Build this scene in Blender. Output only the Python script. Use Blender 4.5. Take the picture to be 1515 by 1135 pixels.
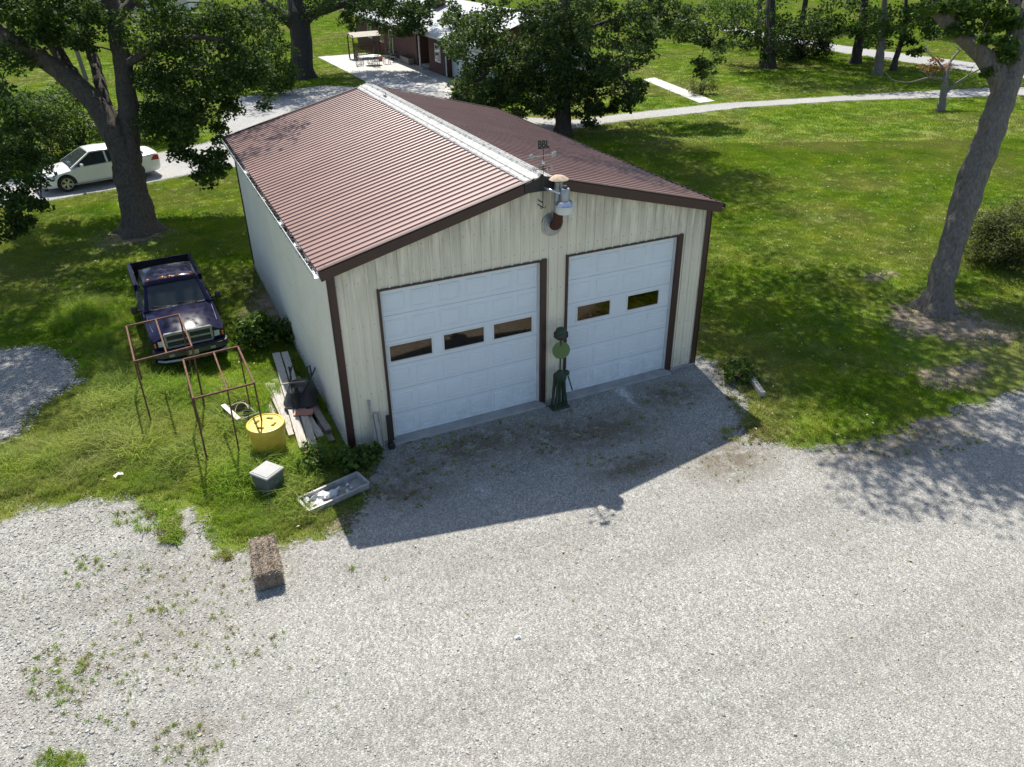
import bpy, bmesh, math, random
import numpy as np
from mathutils import Matrix, Vector, noise as mnoise
random.seed(7); rng = np.random.default_rng(7)
for o in list(bpy.data.objects): bpy.data.objects.remove(o)
sc = bpy.context.scene
COL = sc.collection
# ------------------------------------------------------------------ camera
FPX, YAW, PITCH, ROLL = 1169.609, 0.434405508, 0.521075237, -0.0119778
CAM = np.array([-2.83763594, -14.554107, 9.9632648])
def _axes():
    cy, sy, cp, sp = math.cos(YAW), math.sin(YAW), math.cos(PITCH), math.sin(PITCH)
    f = np.array([sy*cp, cy*cp, -sp]); r = np.array([cy, -sy, 0.0]); u = np.cross(r, f)
    c, s = math.cos(ROLL), math.sin(ROLL)
    return c*r+s*u, -s*r+c*u, f
AR, AU, AF = _axes()
cam = bpy.data.cameras.new('camera'); camo = bpy.data.objects.new('camera', cam); COL.objects.link(camo)
cam.sensor_width = 36.0; cam.lens = FPX/1515*36; cam.clip_end = 3000
camo.matrix_world = Matrix(((AR[0], AU[0], -AF[0], CAM[0]), (AR[1], AU[1], -AF[1], CAM[1]), (AR[2], AU[2], -AF[2], CAM[2]), (0, 0, 0, 1)))
sc.camera = camo
# ------------------------------------------------------------------ sky, sun, exposure
SUN_EL, SUN_AZ = math.radians(55), math.radians(10.5)       # azimuth from +Y towards +X
w = bpy.data.worlds.new('World'); sc.world = w; w.use_nodes = True
wn = w.node_tree; bgn = wn.nodes['Background']
sky = wn.nodes.new('ShaderNodeTexSky'); sky.sky_type = 'NISHITA'; sky.sun_disc = False
sky.sun_elevation = SUN_EL; sky.sun_rotation = SUN_AZ
wn.links.new(sky.outputs[0], bgn.inputs[0]); bgn.inputs[1].default_value = 0.108
sl = bpy.data.lights.new('sun', 'SUN'); sl.energy = 5.0; sl.angle = math.radians(0.55); sl.color = (1, .95, .86)
so = bpy.data.objects.new('sun', sl); COL.objects.link(so); so.location = (10, 40, 60)
tosun = Vector((math.sin(SUN_AZ)*math.cos(SUN_EL), math.cos(SUN_AZ)*math.cos(SUN_EL), math.sin(SUN_EL)))
so.rotation_euler = tosun.to_track_quat('Z', 'Y').to_euler()
sc.view_settings.view_transform = 'Standard'; sc.view_settings.look = 'None'
sc.view_settings.exposure = 0.57; sc.view_settings.gamma = 1.0; sc.view_settings.use_curve_mapping = False
# ------------------------------------------------------------------ pixel helpers (photo pixels, 1515 x 1135)
def ray(u, v): return (u-757.5)/FPX*AR - (v-567.5)/FPX*AU + AF
def G(u, v, z=0.0):
    d = ray(u, v); return CAM + (z-CAM[2])/d[2]*d
def PD(u, v, d): return CAM + ray(u, v)*d              # at forward depth d
def depth(p): return float((np.array(p)-CAM) @ AF)
# ------------------------------------------------------------------ materials
MATS = {}
def _n(nt, t, **kw):
    n = nt.nodes.new(t)
    for k, v in kw.items(): setattr(n, k, v)
    return n
def ramp(nt, fac, stops):
    r = _n(nt, 'ShaderNodeValToRGB'); e = r.color_ramp.elements
    while len(e) < len(stops): e.new(0.5)
    for i, (p, c) in enumerate(stops): e[i].position = p; e[i].color = (*c, 1) if len(c) == 3 else c
    nt.links.new(fac, r.inputs[0]); return r.outputs[0]
def tex(nt, co, scale, detail=4, rough=.6, kind='noise'):
    if kind == 'noise':
        t = _n(nt, 'ShaderNodeTexNoise'); t.inputs['Scale'].default_value = scale
        t.inputs['Detail'].default_value = detail; t.inputs['Roughness'].default_value = rough
    else:
        t = _n(nt, 'ShaderNodeTexVoronoi'); t.inputs['Scale'].default_value = scale
    if co is not None: nt.links.new(co, t.inputs['Vector'])
    return t
def mixc(nt, fac, a, b, mode='MIX'):
    m = _n(nt, 'ShaderNodeMix', data_type='RGBA', blend_type=mode)
    for s, v in ((m.inputs[0], fac), (m.inputs[6], a), (m.inputs[7], b)):
        if isinstance(v, (int, float)): s.default_value = v
        elif isinstance(v, tuple): s.default_value = (*v, 1)
        else: nt.links.new(v, s)
    return m.outputs[2]
def math_(nt, op, a, b=0.0, clamp=False):
    m = _n(nt, 'ShaderNodeMath', operation=op, use_clamp=clamp)
    for i, v in enumerate((a, b)):
        if isinstance(v, (int, float)): m.inputs[i].default_value = v
        else: nt.links.new(v, m.inputs[i])
    return m.outputs[0]
def bump(nt, h, strength, dist, bsdf):
    b = _n(nt, 'ShaderNodeBump'); b.inputs['Strength'].default_value = strength; b.inputs['Distance'].default_value = dist
    nt.links.new(h, b.inputs['Height']); nt.links.new(b.outputs[0], bsdf.inputs['Normal'])
def newmat(name):
    m = bpy.data.materials.new(name); m.use_nodes = True
    nt = m.node_tree; b = nt.nodes['Principled BSDF']; MATS[name] = m
    return m, nt, b
def pos(nt): return _n(nt, 'ShaderNodeNewGeometry').outputs['Position']
def objc(nt): return _n(nt, 'ShaderNodeTexCoord').outputs['Object']
def sheetvar(nt, b, amt):                             # each metal sheet is its own object: a slightly different fade
    l = b.inputs['Base Color'].links[0]; src = l.from_socket; oi = _n(nt, 'ShaderNodeObjectInfo')
    nt.links.new(mixc(nt, 1.0, src, ramp(nt, oi.outputs['Random'], [(0, (1-amt,)*3), (1, (1+amt,)*3)]), 'MULTIPLY'), b.inputs['Base Color'])
def simple(name, c, c2=None, rough=.6, metal=0.0, scale=6, stretch=None, bmp=0.0, bscale=40, spec=.5, coat=0.0, lo=.35, hi=.7, detail=5, bdist=.01):
    m, nt, b = newmat(name); co = objc(nt)
    if stretch:
        mp = _n(nt, 'ShaderNodeMapping'); mp.inputs['Scale'].default_value = stretch; nt.links.new(co, mp.inputs[0]); co = mp.outputs[0]
    c2 = c2 or tuple(x*.8 for x in c)
    t = tex(nt, co, scale, detail)
    nt.links.new(ramp(nt, t.outputs[0], [(lo, c), (hi, c2)]), b.inputs['Base Color'])
    b.inputs['Roughness'].default_value = rough; b.inputs['Metallic'].default_value = metal
    b.inputs['Specular IOR Level'].default_value = spec; b.inputs['Coat Weight'].default_value = coat
    b.inputs['Coat Roughness'].default_value = .06
    if bmp:
        t2 = tex(nt, co, bscale, 4); bump(nt, t2.outputs[0], bmp, bdist, b)
    return m
simple('roof_paint', (.285, .172, .145), (.242, .142, .118), rough=.36, scale=1.3, spec=.55)
m = MATS['roof_paint']; nt = m.node_tree; sheetvar(nt, nt.nodes['Principled BSDF'], .07)
simple('brown_trim', (.060, .027, .020), (.045, .022, .018), rough=.45, scale=3)
simple('white_metal', (.72, .73, .72), (.60, .61, .60), rough=.45, scale=2)
simple('door_white', (.76, .82, .87), (.71, .77, .82), rough=.5, scale=1.5, bmp=.05, bscale=60)
simple('concrete', (.40, .39, .37), (.30, .29, .275), rough=.9, scale=3, bmp=.3, bscale=60)
simple('patio_concrete', (.50, .49, .46), (.40, .39, .37), rough=.9, scale=1.1, bmp=.2, bscale=30)
simple('galvanised', (.42, .44, .46), (.30, .32, .34), rough=.4, metal=.7, scale=12)
simple('rust_pipe', (.085, .028, .014), (.05, .020, .012), rough=.85, scale=9, bmp=.3)
simple('rust_steel', (.17, .075, .045), (.065, .028, .019), rough=.85, scale=14, bmp=.3, bscale=80)
simple('rust_pale', (.50, .42, .32), (.33, .21, .13), rough=.8, scale=14)
simple('milk_plastic', (.74, .74, .68), (.66, .66, .6), rough=.35)
simple('alu', (.70, .72, .75), (.62, .64, .67), rough=.25, metal=.8)
simple('black_metal', (.018, .018, .019), (.028, .026, .024), rough=.5, scale=8)
simple('black_plastic', (.020, .020, .022), (.034, .033, .033), rough=.38, scale=5)
simple('switch_green', (.030, .060, .030), (.020, .038, .022), rough=.55, scale=10, bmp=.2)
simple('target_green', (.115, .190, .050), (.085, .145, .040), rough=.5, scale=7)
simple('drum_yellow', (.66, .47, .055), (.58, .40, .045), rough=.45, scale=5)
simple('drum_mark', (.22, .13, .02), (.10, .07, .02), rough=.7)
simple('box_grey', (.36, .36, .35), (.29, .29, .285), rough=.6, scale=4)
simple('box_dark', (.13, .14, .14), (.09, .095, .095), rough=.6, scale=4)
simple('old_wood', (.55, .52, .47), (.30, .27, .24), rough=.9, scale=7, stretch=(9, .8, 9), bmp=.5, bscale=30)
simple('old_wood_dark', (.30, .27, .24), (.17, .15, .13), rough=.9, scale=7, stretch=(9, .8, 9), bmp=.5, bscale=30)
simple('white_board', (.70, .69, .66), (.50, .48, .45), rough=.8, scale=6)
simple('red_brick_piece', (.30, .14, .11), (.22, .10, .08), rough=.9, scale=9)
simple('straw', (.27, .215, .16), (.16, .125, .095), rough=.95, scale=16, bmp=.8, bscale=60)
simple('straw_light', (.44, .37, .28), (.30, .24, .18), rough=.9, scale=9)
simple('tray_metal', (.44, .44, .43), (.26, .25, .235), rough=.6, metal=.2, scale=7)
simple('stone_white', (.72, .71, .69), (.55, .54, .52), rough=.9, scale=11, bmp=.4)
simple('bark_maple', (.125, .105, .085), (.060, .050, .041), rough=.95, scale=7, stretch=(2.2, 2.2, .35), bmp=1.0, bscale=9, bdist=.05, lo=.36, hi=.66)
simple('bark_grey', (.225, .195, .162), (.120, .103, .085), rough=.95, scale=7, stretch=(2.2, 2.2, .35), bmp=1.0, bscale=9, bdist=.05, lo=.36, hi=.66)
simple('bark_dark', (.075, .063, .052), (.035, .030, .026), rough=.95, scale=5, stretch=(3, 3, .5), bmp=1.0, bscale=7, bdist=.07, lo=.38, hi=.62)
simple('bare_twig', (.21, .185, .16), (.14, .12, .10), rough=.9, scale=5)
simple('car_white', (.78, .78, .77), (.74, .74, .73), rough=.28, coat=.7, scale=1)
simple('car_trim', (.02, .02, .02), (.03, .03, .03), rough=.5)
simple('tyre', (.016, .016, .016), (.026, .025, .024), rough=.85, scale=12)
simple('rim', (.62, .63, .65), (.52, .53, .55), rough=.3, metal=.8)
simple('tail_red', (.45, .012, .012), (.34, .01, .01), rough=.2, coat=.5)
simple('lamp_clear', (.60, .62, .62), (.42, .44, .46), rough=.15, coat=.5)
simple('amber', (.62, .17, .04), (.5, .12, .03), rough=.3)
simple('chrome', (.30, .32, .35), (.24, .26, .28), rough=.32, metal=.35)
simple('bumper_grey', (.085, .088, .092), (.06, .062, .066), rough=.4, metal=.3)
simple('glass_car', (.035, .045, .045), (.025, .03, .03), rough=.05, spec=.55)
simple('interior', (.03, .03, .032), (.05, .05, .05), rough=.8)
simple('brick_wall', (.115, .052, .042), (.085, .040, .034), rough=.9, scale=2)
simple('house_roof', (.40, .41, .42), (.32, .33, .34), rough=.4, metal=.2, scale=1.2)
simple('white_paint', (.78, .78, .76), (.70, .70, .68), rough=.5)
simple('pale_siding', (.60, .66, .66), (.54, .60, .60), rough=.6)
simple('dark_glass', (.02, .024, .028), (.03, .034, .036), rough=.06, spec=.8)
simple('brown_wood', (.12, .065, .035), (.075, .042, .025), rough=.8, scale=6)
simple('canvas', (.60, .56, .48), (.50, .46, .38), rough=.9)
simple('red_paint', (.42, .06, .03), (.34, .05, .03), rough=.5)
simple('terracotta', (.42, .17, .10), (.34, .13, .08), rough=.8)
simple('asphalt', (.33, .33, .325), (.27, .27, .265), rough=.9, scale=2, bmp=.2)
simple('flower_red', (.62, .08, .10), (.72, .22, .24), rough=.6)
simple('dead_leaf', (.50, .43, .30), (.32, .20, .11), rough=.85, scale=2)
simple('hose_yellow', (.45, .40, .14), (.38, .34, .12), rough=.5)
simple('pink_sheet', (.48, .24, .20), (.38, .18, .15), rough=.7)
simple('paper', (.80, .80, .78), (.72, .72, .70), rough=.8)
# blue truck paint: pearl with dust
m, nt, b = newmat('truck_blue'); t = tex(nt, objc(nt), 2.4, 5)
nt.links.new(ramp(nt, t.outputs[0], [(.35, (.005, .005, .032)), (.7, (.009, .008, .040))]), b.inputs['Base Color'])
b.inputs['Metallic'].default_value = .0; b.inputs['Roughness'].default_value = .30; b.inputs['Specular IOR Level'].default_value = .22; b.inputs['Coat Weight'].default_value = .20; b.inputs['Coat Roughness'].default_value = .06
# window glass of the doors
m, nt, b = newmat('door_glass'); t = tex(nt, objc(nt), 3, 4)
nt.links.new(ramp(nt, t.outputs[0], [(.3, (.105, .088, .072)), (.7, (.085, .070, .056))]), b.inputs['Base Color'])
b.inputs['Metallic'].default_value = 1.0; b.inputs['Roughness'].default_value = .04
# wall metal with mildew streaks
def wallmat(name, c, c2, mild):
    m, nt, b = newmat(name); co = pos(nt)
    base = ramp(nt, tex(nt, co, 1.1, 4).outputs[0], [(.3, c), (.7, c2)])
    if mild:
        mp = _n(nt, 'ShaderNodeMapping'); mp.inputs['Scale'].default_value = (5.2, 1, .55); nt.links.new(co, mp.inputs[0])
        s1 = tex(nt, mp.outputs[0], 1.0, 6, .65)
        sp = _n(nt, 'ShaderNodeSeparateXYZ'); nt.links.new(co, sp.inputs[0])
        # distance below the sloping rake edge, in metres
        ax = math_(nt, 'ABSOLUTE', math_(nt, 'SUBTRACT', sp.outputs[0], 4.57))
        rk = math_(nt, 'SUBTRACT', math_(nt, 'SUBTRACT', 5.50, math_(nt, 'MULTIPLY', ax, .256)), sp.outputs[2])
        f1 = math_(nt, 'SUBTRACT', 1.0, math_(nt, 'DIVIDE', rk, 1.9), True)
        st = math_(nt, 'MULTIPLY', ramp(nt, s1.outputs[0], [(.40, (0, 0, 0)), (.55, (1, 1, 1))]), math_(nt, 'POWER', f1, 1.5), True)
        base = mixc(nt, math_(nt, 'MULTIPLY', st, .55), base, (.19, .17, .14))
        mp2 = _n(nt, 'ShaderNodeMapping'); mp2.inputs['Scale'].default_value = (9, 1, .35); nt.links.new(co, mp2.inputs[0])
        s2 = tex(nt, mp2.outputs[0], 1.3, 5, .7)
        base = mixc(nt, math_(nt, 'MULTIPLY', ramp(nt, s2.outputs[0], [(.44, (0, 0, 0)), (.62, (1, 1, 1))]), .16), base, (.40, .35, .24))
    sp2 = _n(nt, 'ShaderNodeSeparateXYZ'); nt.links.new(co, sp2.inputs[0]); gz = math_(nt, 'POWER', math_(nt, 'SUBTRACT', 1.0, math_(nt, 'DIVIDE', sp2.outputs[2], .8), True), 1.5)
    gz = math_(nt, 'MULTIPLY', gz, ramp(nt, tex(nt, co, 5, 7, .75).outputs[0], [(.36, (0, 0, 0)), (.62, (1, 1, 1))]), True); base = mixc(nt, math_(nt, 'MULTIPLY', gz, .6), base, (.30, .27, .20))
    nt.links.new(base, b.inputs['Base Color']); b.inputs['Roughness'].default_value = .5; sheetvar(nt, b, .03)
wallmat('wall_cream', (.86, .80, .645), (.80, .74, .59), True)
wallmat('wall_side', (.85, .82, .75), (.79, .76, .69), False)
m = MATS['door_white']; nt = m.node_tree; b = nt.nodes['Principled BSDF']; co = pos(nt); sp = _n(nt, 'ShaderNodeSeparateXYZ'); nt.links.new(co, sp.inputs[0])
gz = math_(nt, 'SUBTRACT', 1.0, math_(nt, 'DIVIDE', sp.outputs[2], 1.1), True); gz = math_(nt, 'MULTIPLY', math_(nt, 'POWER', gz, 1.6), ramp(nt, tex(nt, co, 7, 7, .75).outputs[0], [(.42, (0, 0, 0)), (.66, (1, 1, 1))]), True)
src = b.inputs['Base Color'].links[0].from_socket; nt.links.new(mixc(nt, math_(nt, 'MULTIPLY', gz, .5), src, (.36, .34, .29)), b.inputs['Base Color'])
# ridge skylight cap: white with grey dirt
m, nt, b = newmat('ridge_white'); co = pos(nt); t = tex(nt, co, 9, 6, .7)
nt.links.new(ramp(nt, t.outputs[0], [(.38, (.13, .125, .115)), (.49, (.36, .36, .35)), (.7, (.50, .50, .49))]), b.inputs['Base Color']); b.inputs['Roughness'].default_value = .5
# lawn
def lawn_color(nt, co, rnd=None):
    big = tex(nt, co, .16, 5, .6); mid = tex(nt, co, .75, 5, .65); fine = tex(nt, co, 7, 4, .7)
    base = ramp(nt, mid.outputs[0], [(.32, (.070, .150, .008)), (.5, (.145, .235, .010)), (.68, (.245, .305, .022))])
    dry = ramp(nt, big.outputs[0], [(.44, (0, 0, 0)), (.62, (1, 1, 1))])
    dry = math_(nt, 'MULTIPLY', dry, ramp(nt, fine.outputs[0], [(.35, (.15, .15, .15)), (.65, (1, 1, 1))]))
    c = mixc(nt, math_(nt, 'MULTIPLY', dry, .78), base, (.29, .235, .11))
    return c, fine
m, nt, b = newmat('lawn'); co = pos(nt); c, fine = lawn_color(nt, co)
c = mixc(nt, ramp(nt, tex(nt, co, 23, 4, .75).outputs[0], [(.3, (.75, .75, .75)), (.65, (0, 0, 0))]), c, (.07, .078, .026))
nt.links.new(c, b.inputs['Base Color']); b.inputs['Roughness'].default_value = .9; b.inputs['Specular IOR Level'].default_value = .15
bump(nt, tex(nt, co, 30, 4, .7).outputs[0], .8, .05, b)
def bladem(name, gain, dryc=(.24, .19, .075), dry=.0):
    m, nt, b = newmat(name); oi = _n(nt, 'ShaderNodeObjectInfo')
    c, _ = lawn_color(nt, oi.outputs['Location'])
    c = mixc(nt, 1.0, c, (gain[0], gain[1], gain[2]), 'MULTIPLY')
    c = mixc(nt, ramp(nt, oi.outputs['Random'], [(.80-dry, (0, 0, 0)), (1.0, (.85, .85, .85))]), c, dryc)
    nt.links.new(c, b.inputs['Base Color']); b.inputs['Roughness'].default_value = .7; b.inputs['Specular IOR Level'].default_value = .1
    tr = _n(nt, 'ShaderNodeBsdfTranslucent'); nt.links.new(c, tr.inputs[0])
    mx = _n(nt, 'ShaderNodeMixShader'); mx.inputs[0].default_value = .38
    nt.links.new(b.outputs[0], mx.inputs[1]); nt.links.new(tr.outputs[0], mx.inputs[2])
    nt.links.new(mx.outputs[0], nt.nodes['Material Output'].inputs[0])
bladem('blade_lawn', (1.25, 1.3, 1.1)); bladem('blade_tall', (1.5, 1.6, 1.5), (.36, .34, .14), .14); bladem('blade_weed', (1.2, 1.1, 1.2), (.22, .13, .075), .3)
# sheets with ragged edge: alpha from the 'cover' attribute (metres inside the edge)
def sheet_alpha(nt, b, co, amp, soft):
    at = _n(nt, 'ShaderNodeAttribute', attribute_name='cover')
    nz = tex(nt, co, 1.6, 6, .72); n2 = tex(nt, co, 14, 3, .7)
    s = math_(nt, 'ADD', math_(nt, 'MULTIPLY', math_(nt, 'SUBTRACT', nz.outputs[0], .5), amp), math_(nt, 'MULTIPLY', math_(nt, 'SUBTRACT', n2.outputs[0], .5), amp*.6))
    a = math_(nt, 'DIVIDE', math_(nt, 'ADD', at.outputs['Fac'], s), soft, True)
    nt.links.new(a, b.inputs['Alpha'])
def gravelm(name, amp, soft, tones, weedy=False, sc1=30):
    m, nt, b = newmat(name); co = pos(nt)
    v1 = tex(nt, co, sc1, kind='v'); v2 = tex(nt, co, sc1*2.3, kind='v')
    g1 = ramp(nt, v1.outputs['Color'], [(.0, tones[0]), (.55, tones[1]), (1., tones[2])])
    g2 = ramp(nt, v2.outputs['Color'], [(.0, tones[0]), (.55, tones[1]), (1., tones[2])])
    c = mixc(nt, 1.0, g1, ramp(nt, v2.outputs['Color'], [(.1, (.62, .62, .62)), (.9, (1.30, 1.30, 1.30))]), 'MULTIPLY')
    cre = ramp(nt, v1.outputs['Distance'], [(.45, (0, 0, 0)), (.95, (1, 1, 1))])
    c = mixc(nt, math_(nt, 'MULTIPLY', cre, .35), c, (.15, .143, .13))
    big = tex(nt, co, .22, 5, .6); mid = tex(nt, co, 1.3, 5, .7)
    c = mixc(nt, math_(nt, 'MULTIPLY', ramp(nt, big.outputs[0], [(.42, (0, 0, 0)), (.7, (1, 1, 1))]), .35), c, (.26, .248, .225))
    c = mixc(nt, math_(nt, 'MULTIPLY', ramp(nt, mid.outputs[0], [(.5, (0, 0, 0)), (.75, (1, 1, 1))]), .30), c, (.25, .235, .205))
    if weedy:
        mp = _n(nt, 'ShaderNodeMapping'); mp.inputs['Scale'].default_value = (.10, .55, 1); mp.inputs['Rotation'].default_value = (0, 0, .25); nt.links.new(co, mp.inputs[0])
        trk = tex(nt, mp.outputs[0], 1.6, 5, .6)
        c = mixc(nt, 1.0, c, ramp(nt, trk.outputs[0], [(.36, (.89, .89, .88)), (.5, (1, 1, 1)), (.64, (1.06, 1.06, 1.05))]), 'MULTIPLY')
        at = _n(nt, 'ShaderNodeAttribute', attribute_name='weed'); nz = tex(nt, co, 2.6, 6, .75)
        wf = math_(nt, 'MULTIPLY', at.outputs['Fac'], ramp(nt, nz.outputs[0], [(.35, (0, 0, 0)), (.52, (1, 1, 1))]), True)
        c = mixc(nt, math_(nt, 'MULTIPLY', wf, .85), c, (.135, .105, .070))
    nt.links.new(c, b.inputs['Base Color']); b.inputs['Roughness'].default_value = .92; b.inputs['Specular IOR Level'].default_value = .25
    h = math_(nt, 'ADD', math_(nt, 'SUBTRACT', 1, v1.outputs['Distance']), math_(nt, 'MULTIPLY', math_(nt, 'SUBTRACT', 1, v2.outputs['Distance']), .5))
    bump(nt, h, .8, .022, b); sheet_alpha(nt, b, co, amp, soft)
gravelm('gravel', 1.5, .22, ((.215, .209, .19), (.375, .365, .336), (.54, .526, .486)), True)
gravelm('gravel_drive', .8, .25, ((.33, .325, .31), (.44, .435, .42), (.54, .535, .52)))
m, nt, b = newmat('soil'); co = pos(nt)
nt.links.new(ramp(nt, tex(nt, co, 3.5, 6, .7).outputs[0], [(.3, (.155, .11, .072)), (.5, (.25, .195, .135)), (.7, (.36, .295, .215))]), b.inputs['Base Color'])
b.inputs['Roughness'].default_value = .95; bump(nt, tex(nt, co, 25, 4).outputs[0], .5, .03, b); sheet_alpha(nt, b, co, 2.2, .5)
m, nt, b = newmat('chalk'); co = pos(nt)
nt.links.new(ramp(nt, tex(nt, co, 9, 5, .7).outputs[0], [(.35, (.55, .55, .53)), (.65, (.74, .74, .72))]), b.inputs['Base Color']); b.inputs['Roughness'].default_value = .95; sheet_alpha(nt, b, co, .9, .35)
# leaves: colour from a per-leaf tint
def leafm(name, dark, mid, light, trans=.36):
    m, nt, b = newmat(name); at = _n(nt, 'ShaderNodeAttribute', attribute_name='tint')
    c = ramp(nt, at.outputs['Fac'], [(0, dark), (.55, mid), (1, light)])
    nt.links.new(c, b.inputs['Base Color']); b.inputs['Roughness'].default_value = .62; b.inputs['Specular IOR Level'].default_value = .22
    tr = _n(nt, 'ShaderNodeBsdfTranslucent'); nt.links.new(mixc(nt, 1.0, c, (1.3, 1.45, .6), 'MULTIPLY'), tr.inputs[0])
    mx = _n(nt, 'ShaderNodeMixShader'); mx.inputs[0].default_value = trans
    nt.links.new(b.outputs[0], mx.inputs[1]); nt.links.new(tr.outputs[0], mx.inputs[2])
    nt.links.new(mx.outputs[0], nt.nodes['Material Output'].inputs[0])
leafm('leaf_maple', (.030, .058, .016), (.050, .090, .020), (.090, .135, .030))
leafm('leaf_oak', (.034, .060, .020), (.060, .095, .028), (.120, .160, .055))
leafm('leaf_bright', (.045, .085, .016), (.080, .135, .024), (.140, .200, .040))
leafm('leaf_olive', (.075, .088, .030), (.125, .140, .050), (.185, .190, .080))
leafm('leaf_rust', (.20, .085, .045), (.30, .14, .075), (.38, .22, .12), .25)
leafm('leaf_dark', (.016, .030, .012), (.024, .045, .014), (.040, .068, .018))
# ------------------------------------------------------------------ mesh helpers
class MB:
    def __init__(s): s.v = []; s.f = []
    def add(s, vs, fs):
        k = len(s.v); s.v += [tuple(map(float, p)) for p in vs]; s.f += [tuple(i+k for i in f) for f in fs]; return s
    def box(s, c, d, rz=0.0, M=None, bev=0.0):
        x, y, z = d[0]/2, d[1]/2, d[2]/2
        if bev:
            e = bev; vs = []
            for sz in (-1, 1):
                for sx, sy in ((-1, -1), (1, -1), (1, 1), (-1, 1)):
                    vs += [(sx*(x-e), sy*(y-e), sz*z)]
            for sz in (-1, 1):
                for sx, sy in ((-1, -1), (1, -1), (1, 1), (-1, 1)):
                    vs += [(sx*x, sy*(y-e), sz*(z-e)), (sx*(x-e), sy*y, sz*(z-e))]
            bm = bmesh.new()
            for p in vs: bm.verts.new(p)
            r = bmesh.ops.convex_hull(bm, input=bm.verts[:])
            bm.verts.index_update(); vv = [v.co.copy() for v in bm.verts]; ff = [[v.index for v in f.verts] for f in bm.faces]; bm.free()
        else:
            vv = [Vector((a*x, b*y, g*z)) for g in (-1, 1) for a, b in ((-1, -1), (1, -1), (1, 1), (-1, 1))]
            ff = [(3, 2, 1, 0), (4, 5, 6, 7), (0, 1, 5, 4), (1, 2, 6, 5), (2, 3, 7, 6), (3, 0, 4, 7)]
        T = Matrix.Translation(c) @ (M if M is not None else Matrix.Rotation(rz, 4, 'Z'))
        return s.add([T @ Vector(p) for p in vv], ff)
    def bar(s, a, b, w, h=None, up=(0, 0, 1)):
        a, b = Vector(a), Vector(b); d = (b-a); L = d.length; d.normalize(); h = h or w
        x = d.cross(Vector(up));
        if x.length < 1e-4: x = d.cross(Vector((1, 0, 0)))
        x.normalize(); z = x.cross(d)
        M = Matrix(((x[0], d[0], z[0], 0), (x[1], d[1], z[1], 0), (x[2], d[2], z[2], 0), (0, 0, 0, 1)))
        return s.box((a+b)/2, (w, L, h), M=M)
    def tube(s, pts, rad, n=8, cap=True):
        P = [Vector(p) for p in pts]; k0 = len(s.v); R = rad if hasattr(rad, '__len__') else [rad]*len(P)
        ref = None; vs = []
        for i, p in enumerate(P):
            d = (P[min(i+1, len(P)-1)]-P[max(i-1, 0)]).normalized()
            if ref is None: ref = d.cross(Vector((0, 0, 1))) if abs(d.z) < .9 else d.cross(Vector((1, 0, 0)))
            ref = (ref-d*ref.dot(d)).normalized(); b = d.cross(ref)
            for j in range(n):
                a = 2*math.pi*j/n; vs.append(p+(ref*math.cos(a)+b*math.sin(a))*R[i])
        fs = [(i*n+j, i*n+(j+1) % n, (i+1)*n+(j+1) % n, (i+1)*n+j) for i in range(len(P)-1) for j in range(n)]
        if cap: fs += [tuple(range(n-1, -1, -1)), tuple((len(P)-1)*n+j for j in range(n))]
        return s.add(vs, fs)
    def lathe(s, prof, n=24, c=(0, 0, 0), M=None, cap=True):
        vs = []; T = Matrix.Translation(c) @ (M if M is not None else Matrix.Identity(4))
        for r, z in prof:
            for j in range(n):
                a = 2*math.pi*j/n; vs.append(T @ Vector((r*math.cos(a), r*math.sin(a), z)))
        fs = [(i*n+j, i*n+(j+1) % n, (i+1)*n+(j+1) % n, (i+1)*n+j) for i in range(len(prof)-1) for j in range(n)]
        if cap: fs += [tuple(range(n-1, -1, -1)), tuple((len(prof)-1)*n+j for j in range(n))]
        return s.add(vs, fs)
    def loft(s, secs, cap=True, closed=True):
        n = len(secs[0]); vs = [p for q in secs for p in q]
        m_ = n if closed else n-1
        fs = [(i*n+j, i*n+(j+1) % n, (i+1)*n+(j+1) % n, (i+1)*n+j) for i in range(len(secs)-1) for j in range(m_)]
        if cap: fs += [tuple(range(n-1, -1, -1)), tuple((len(secs)-1)*n+j for j in range(n))]
        return s.add(vs, fs)
    def slab(s, q, t):                                # thick quad/polygon, t along its normal
        P = [Vector(p) for p in q]; nrm = (P[1]-P[0]).cross(P[2]-P[0]).normalized()*t; n = len(P)
        return s.add(P+[p+nrm for p in P], [tuple(range(n-1, -1, -1)), tuple(range(n, 2*n))]+[(i, (i+1) % n, n+(i+1) % n, n+i) for i in range(n)])
    def build(s, name, mat, parent=None, loc=(0, 0, 0), rz=0.0, smooth=False, fix=True):
        me = bpy.data.meshes.new(name); me.from_pydata(s.v, [], s.f)
        if fix:
            bm = bmesh.new(); bm.from_mesh(me); bmesh.ops.recalc_face_normals(bm, faces=bm.faces); bm.to_mesh(me); bm.free()
        return mk(name, me, mat, parent, loc, rz, smooth)
def mk(name, me, mat, parent=None, loc=(0, 0, 0), rz=0.0, smooth=False):
    o = bpy.data.objects.new(name, me); COL.objects.link(o)
    if mat and not len(me.materials): me.materials.append(MATS[mat])
    if smooth:
        me.polygons.foreach_set('use_smooth', [True]*len(me.polygons))
        if smooth != 'all':
            try: me.set_sharp_from_angle(angle=math.radians(38))
            except Exception: pass
    o.parent = parent; o.location = loc; o.rotation_euler = (0, 0, rz); return o
def thing(name, label, cat, loc=(0, 0, 0), rz=0.0, group=None):
    o = bpy.data.objects.new(name, None); COL.objects.link(o); o.empty_display_size = .2
    o.location = tuple(map(float, loc)); o.rotation_euler = (0, 0, rz); return tag(o, label, cat, group)
def tag(o, label, cat, group=None):
    o['label'] = label; o['category'] = cat
    if group: o['group'] = group
    return o
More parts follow.
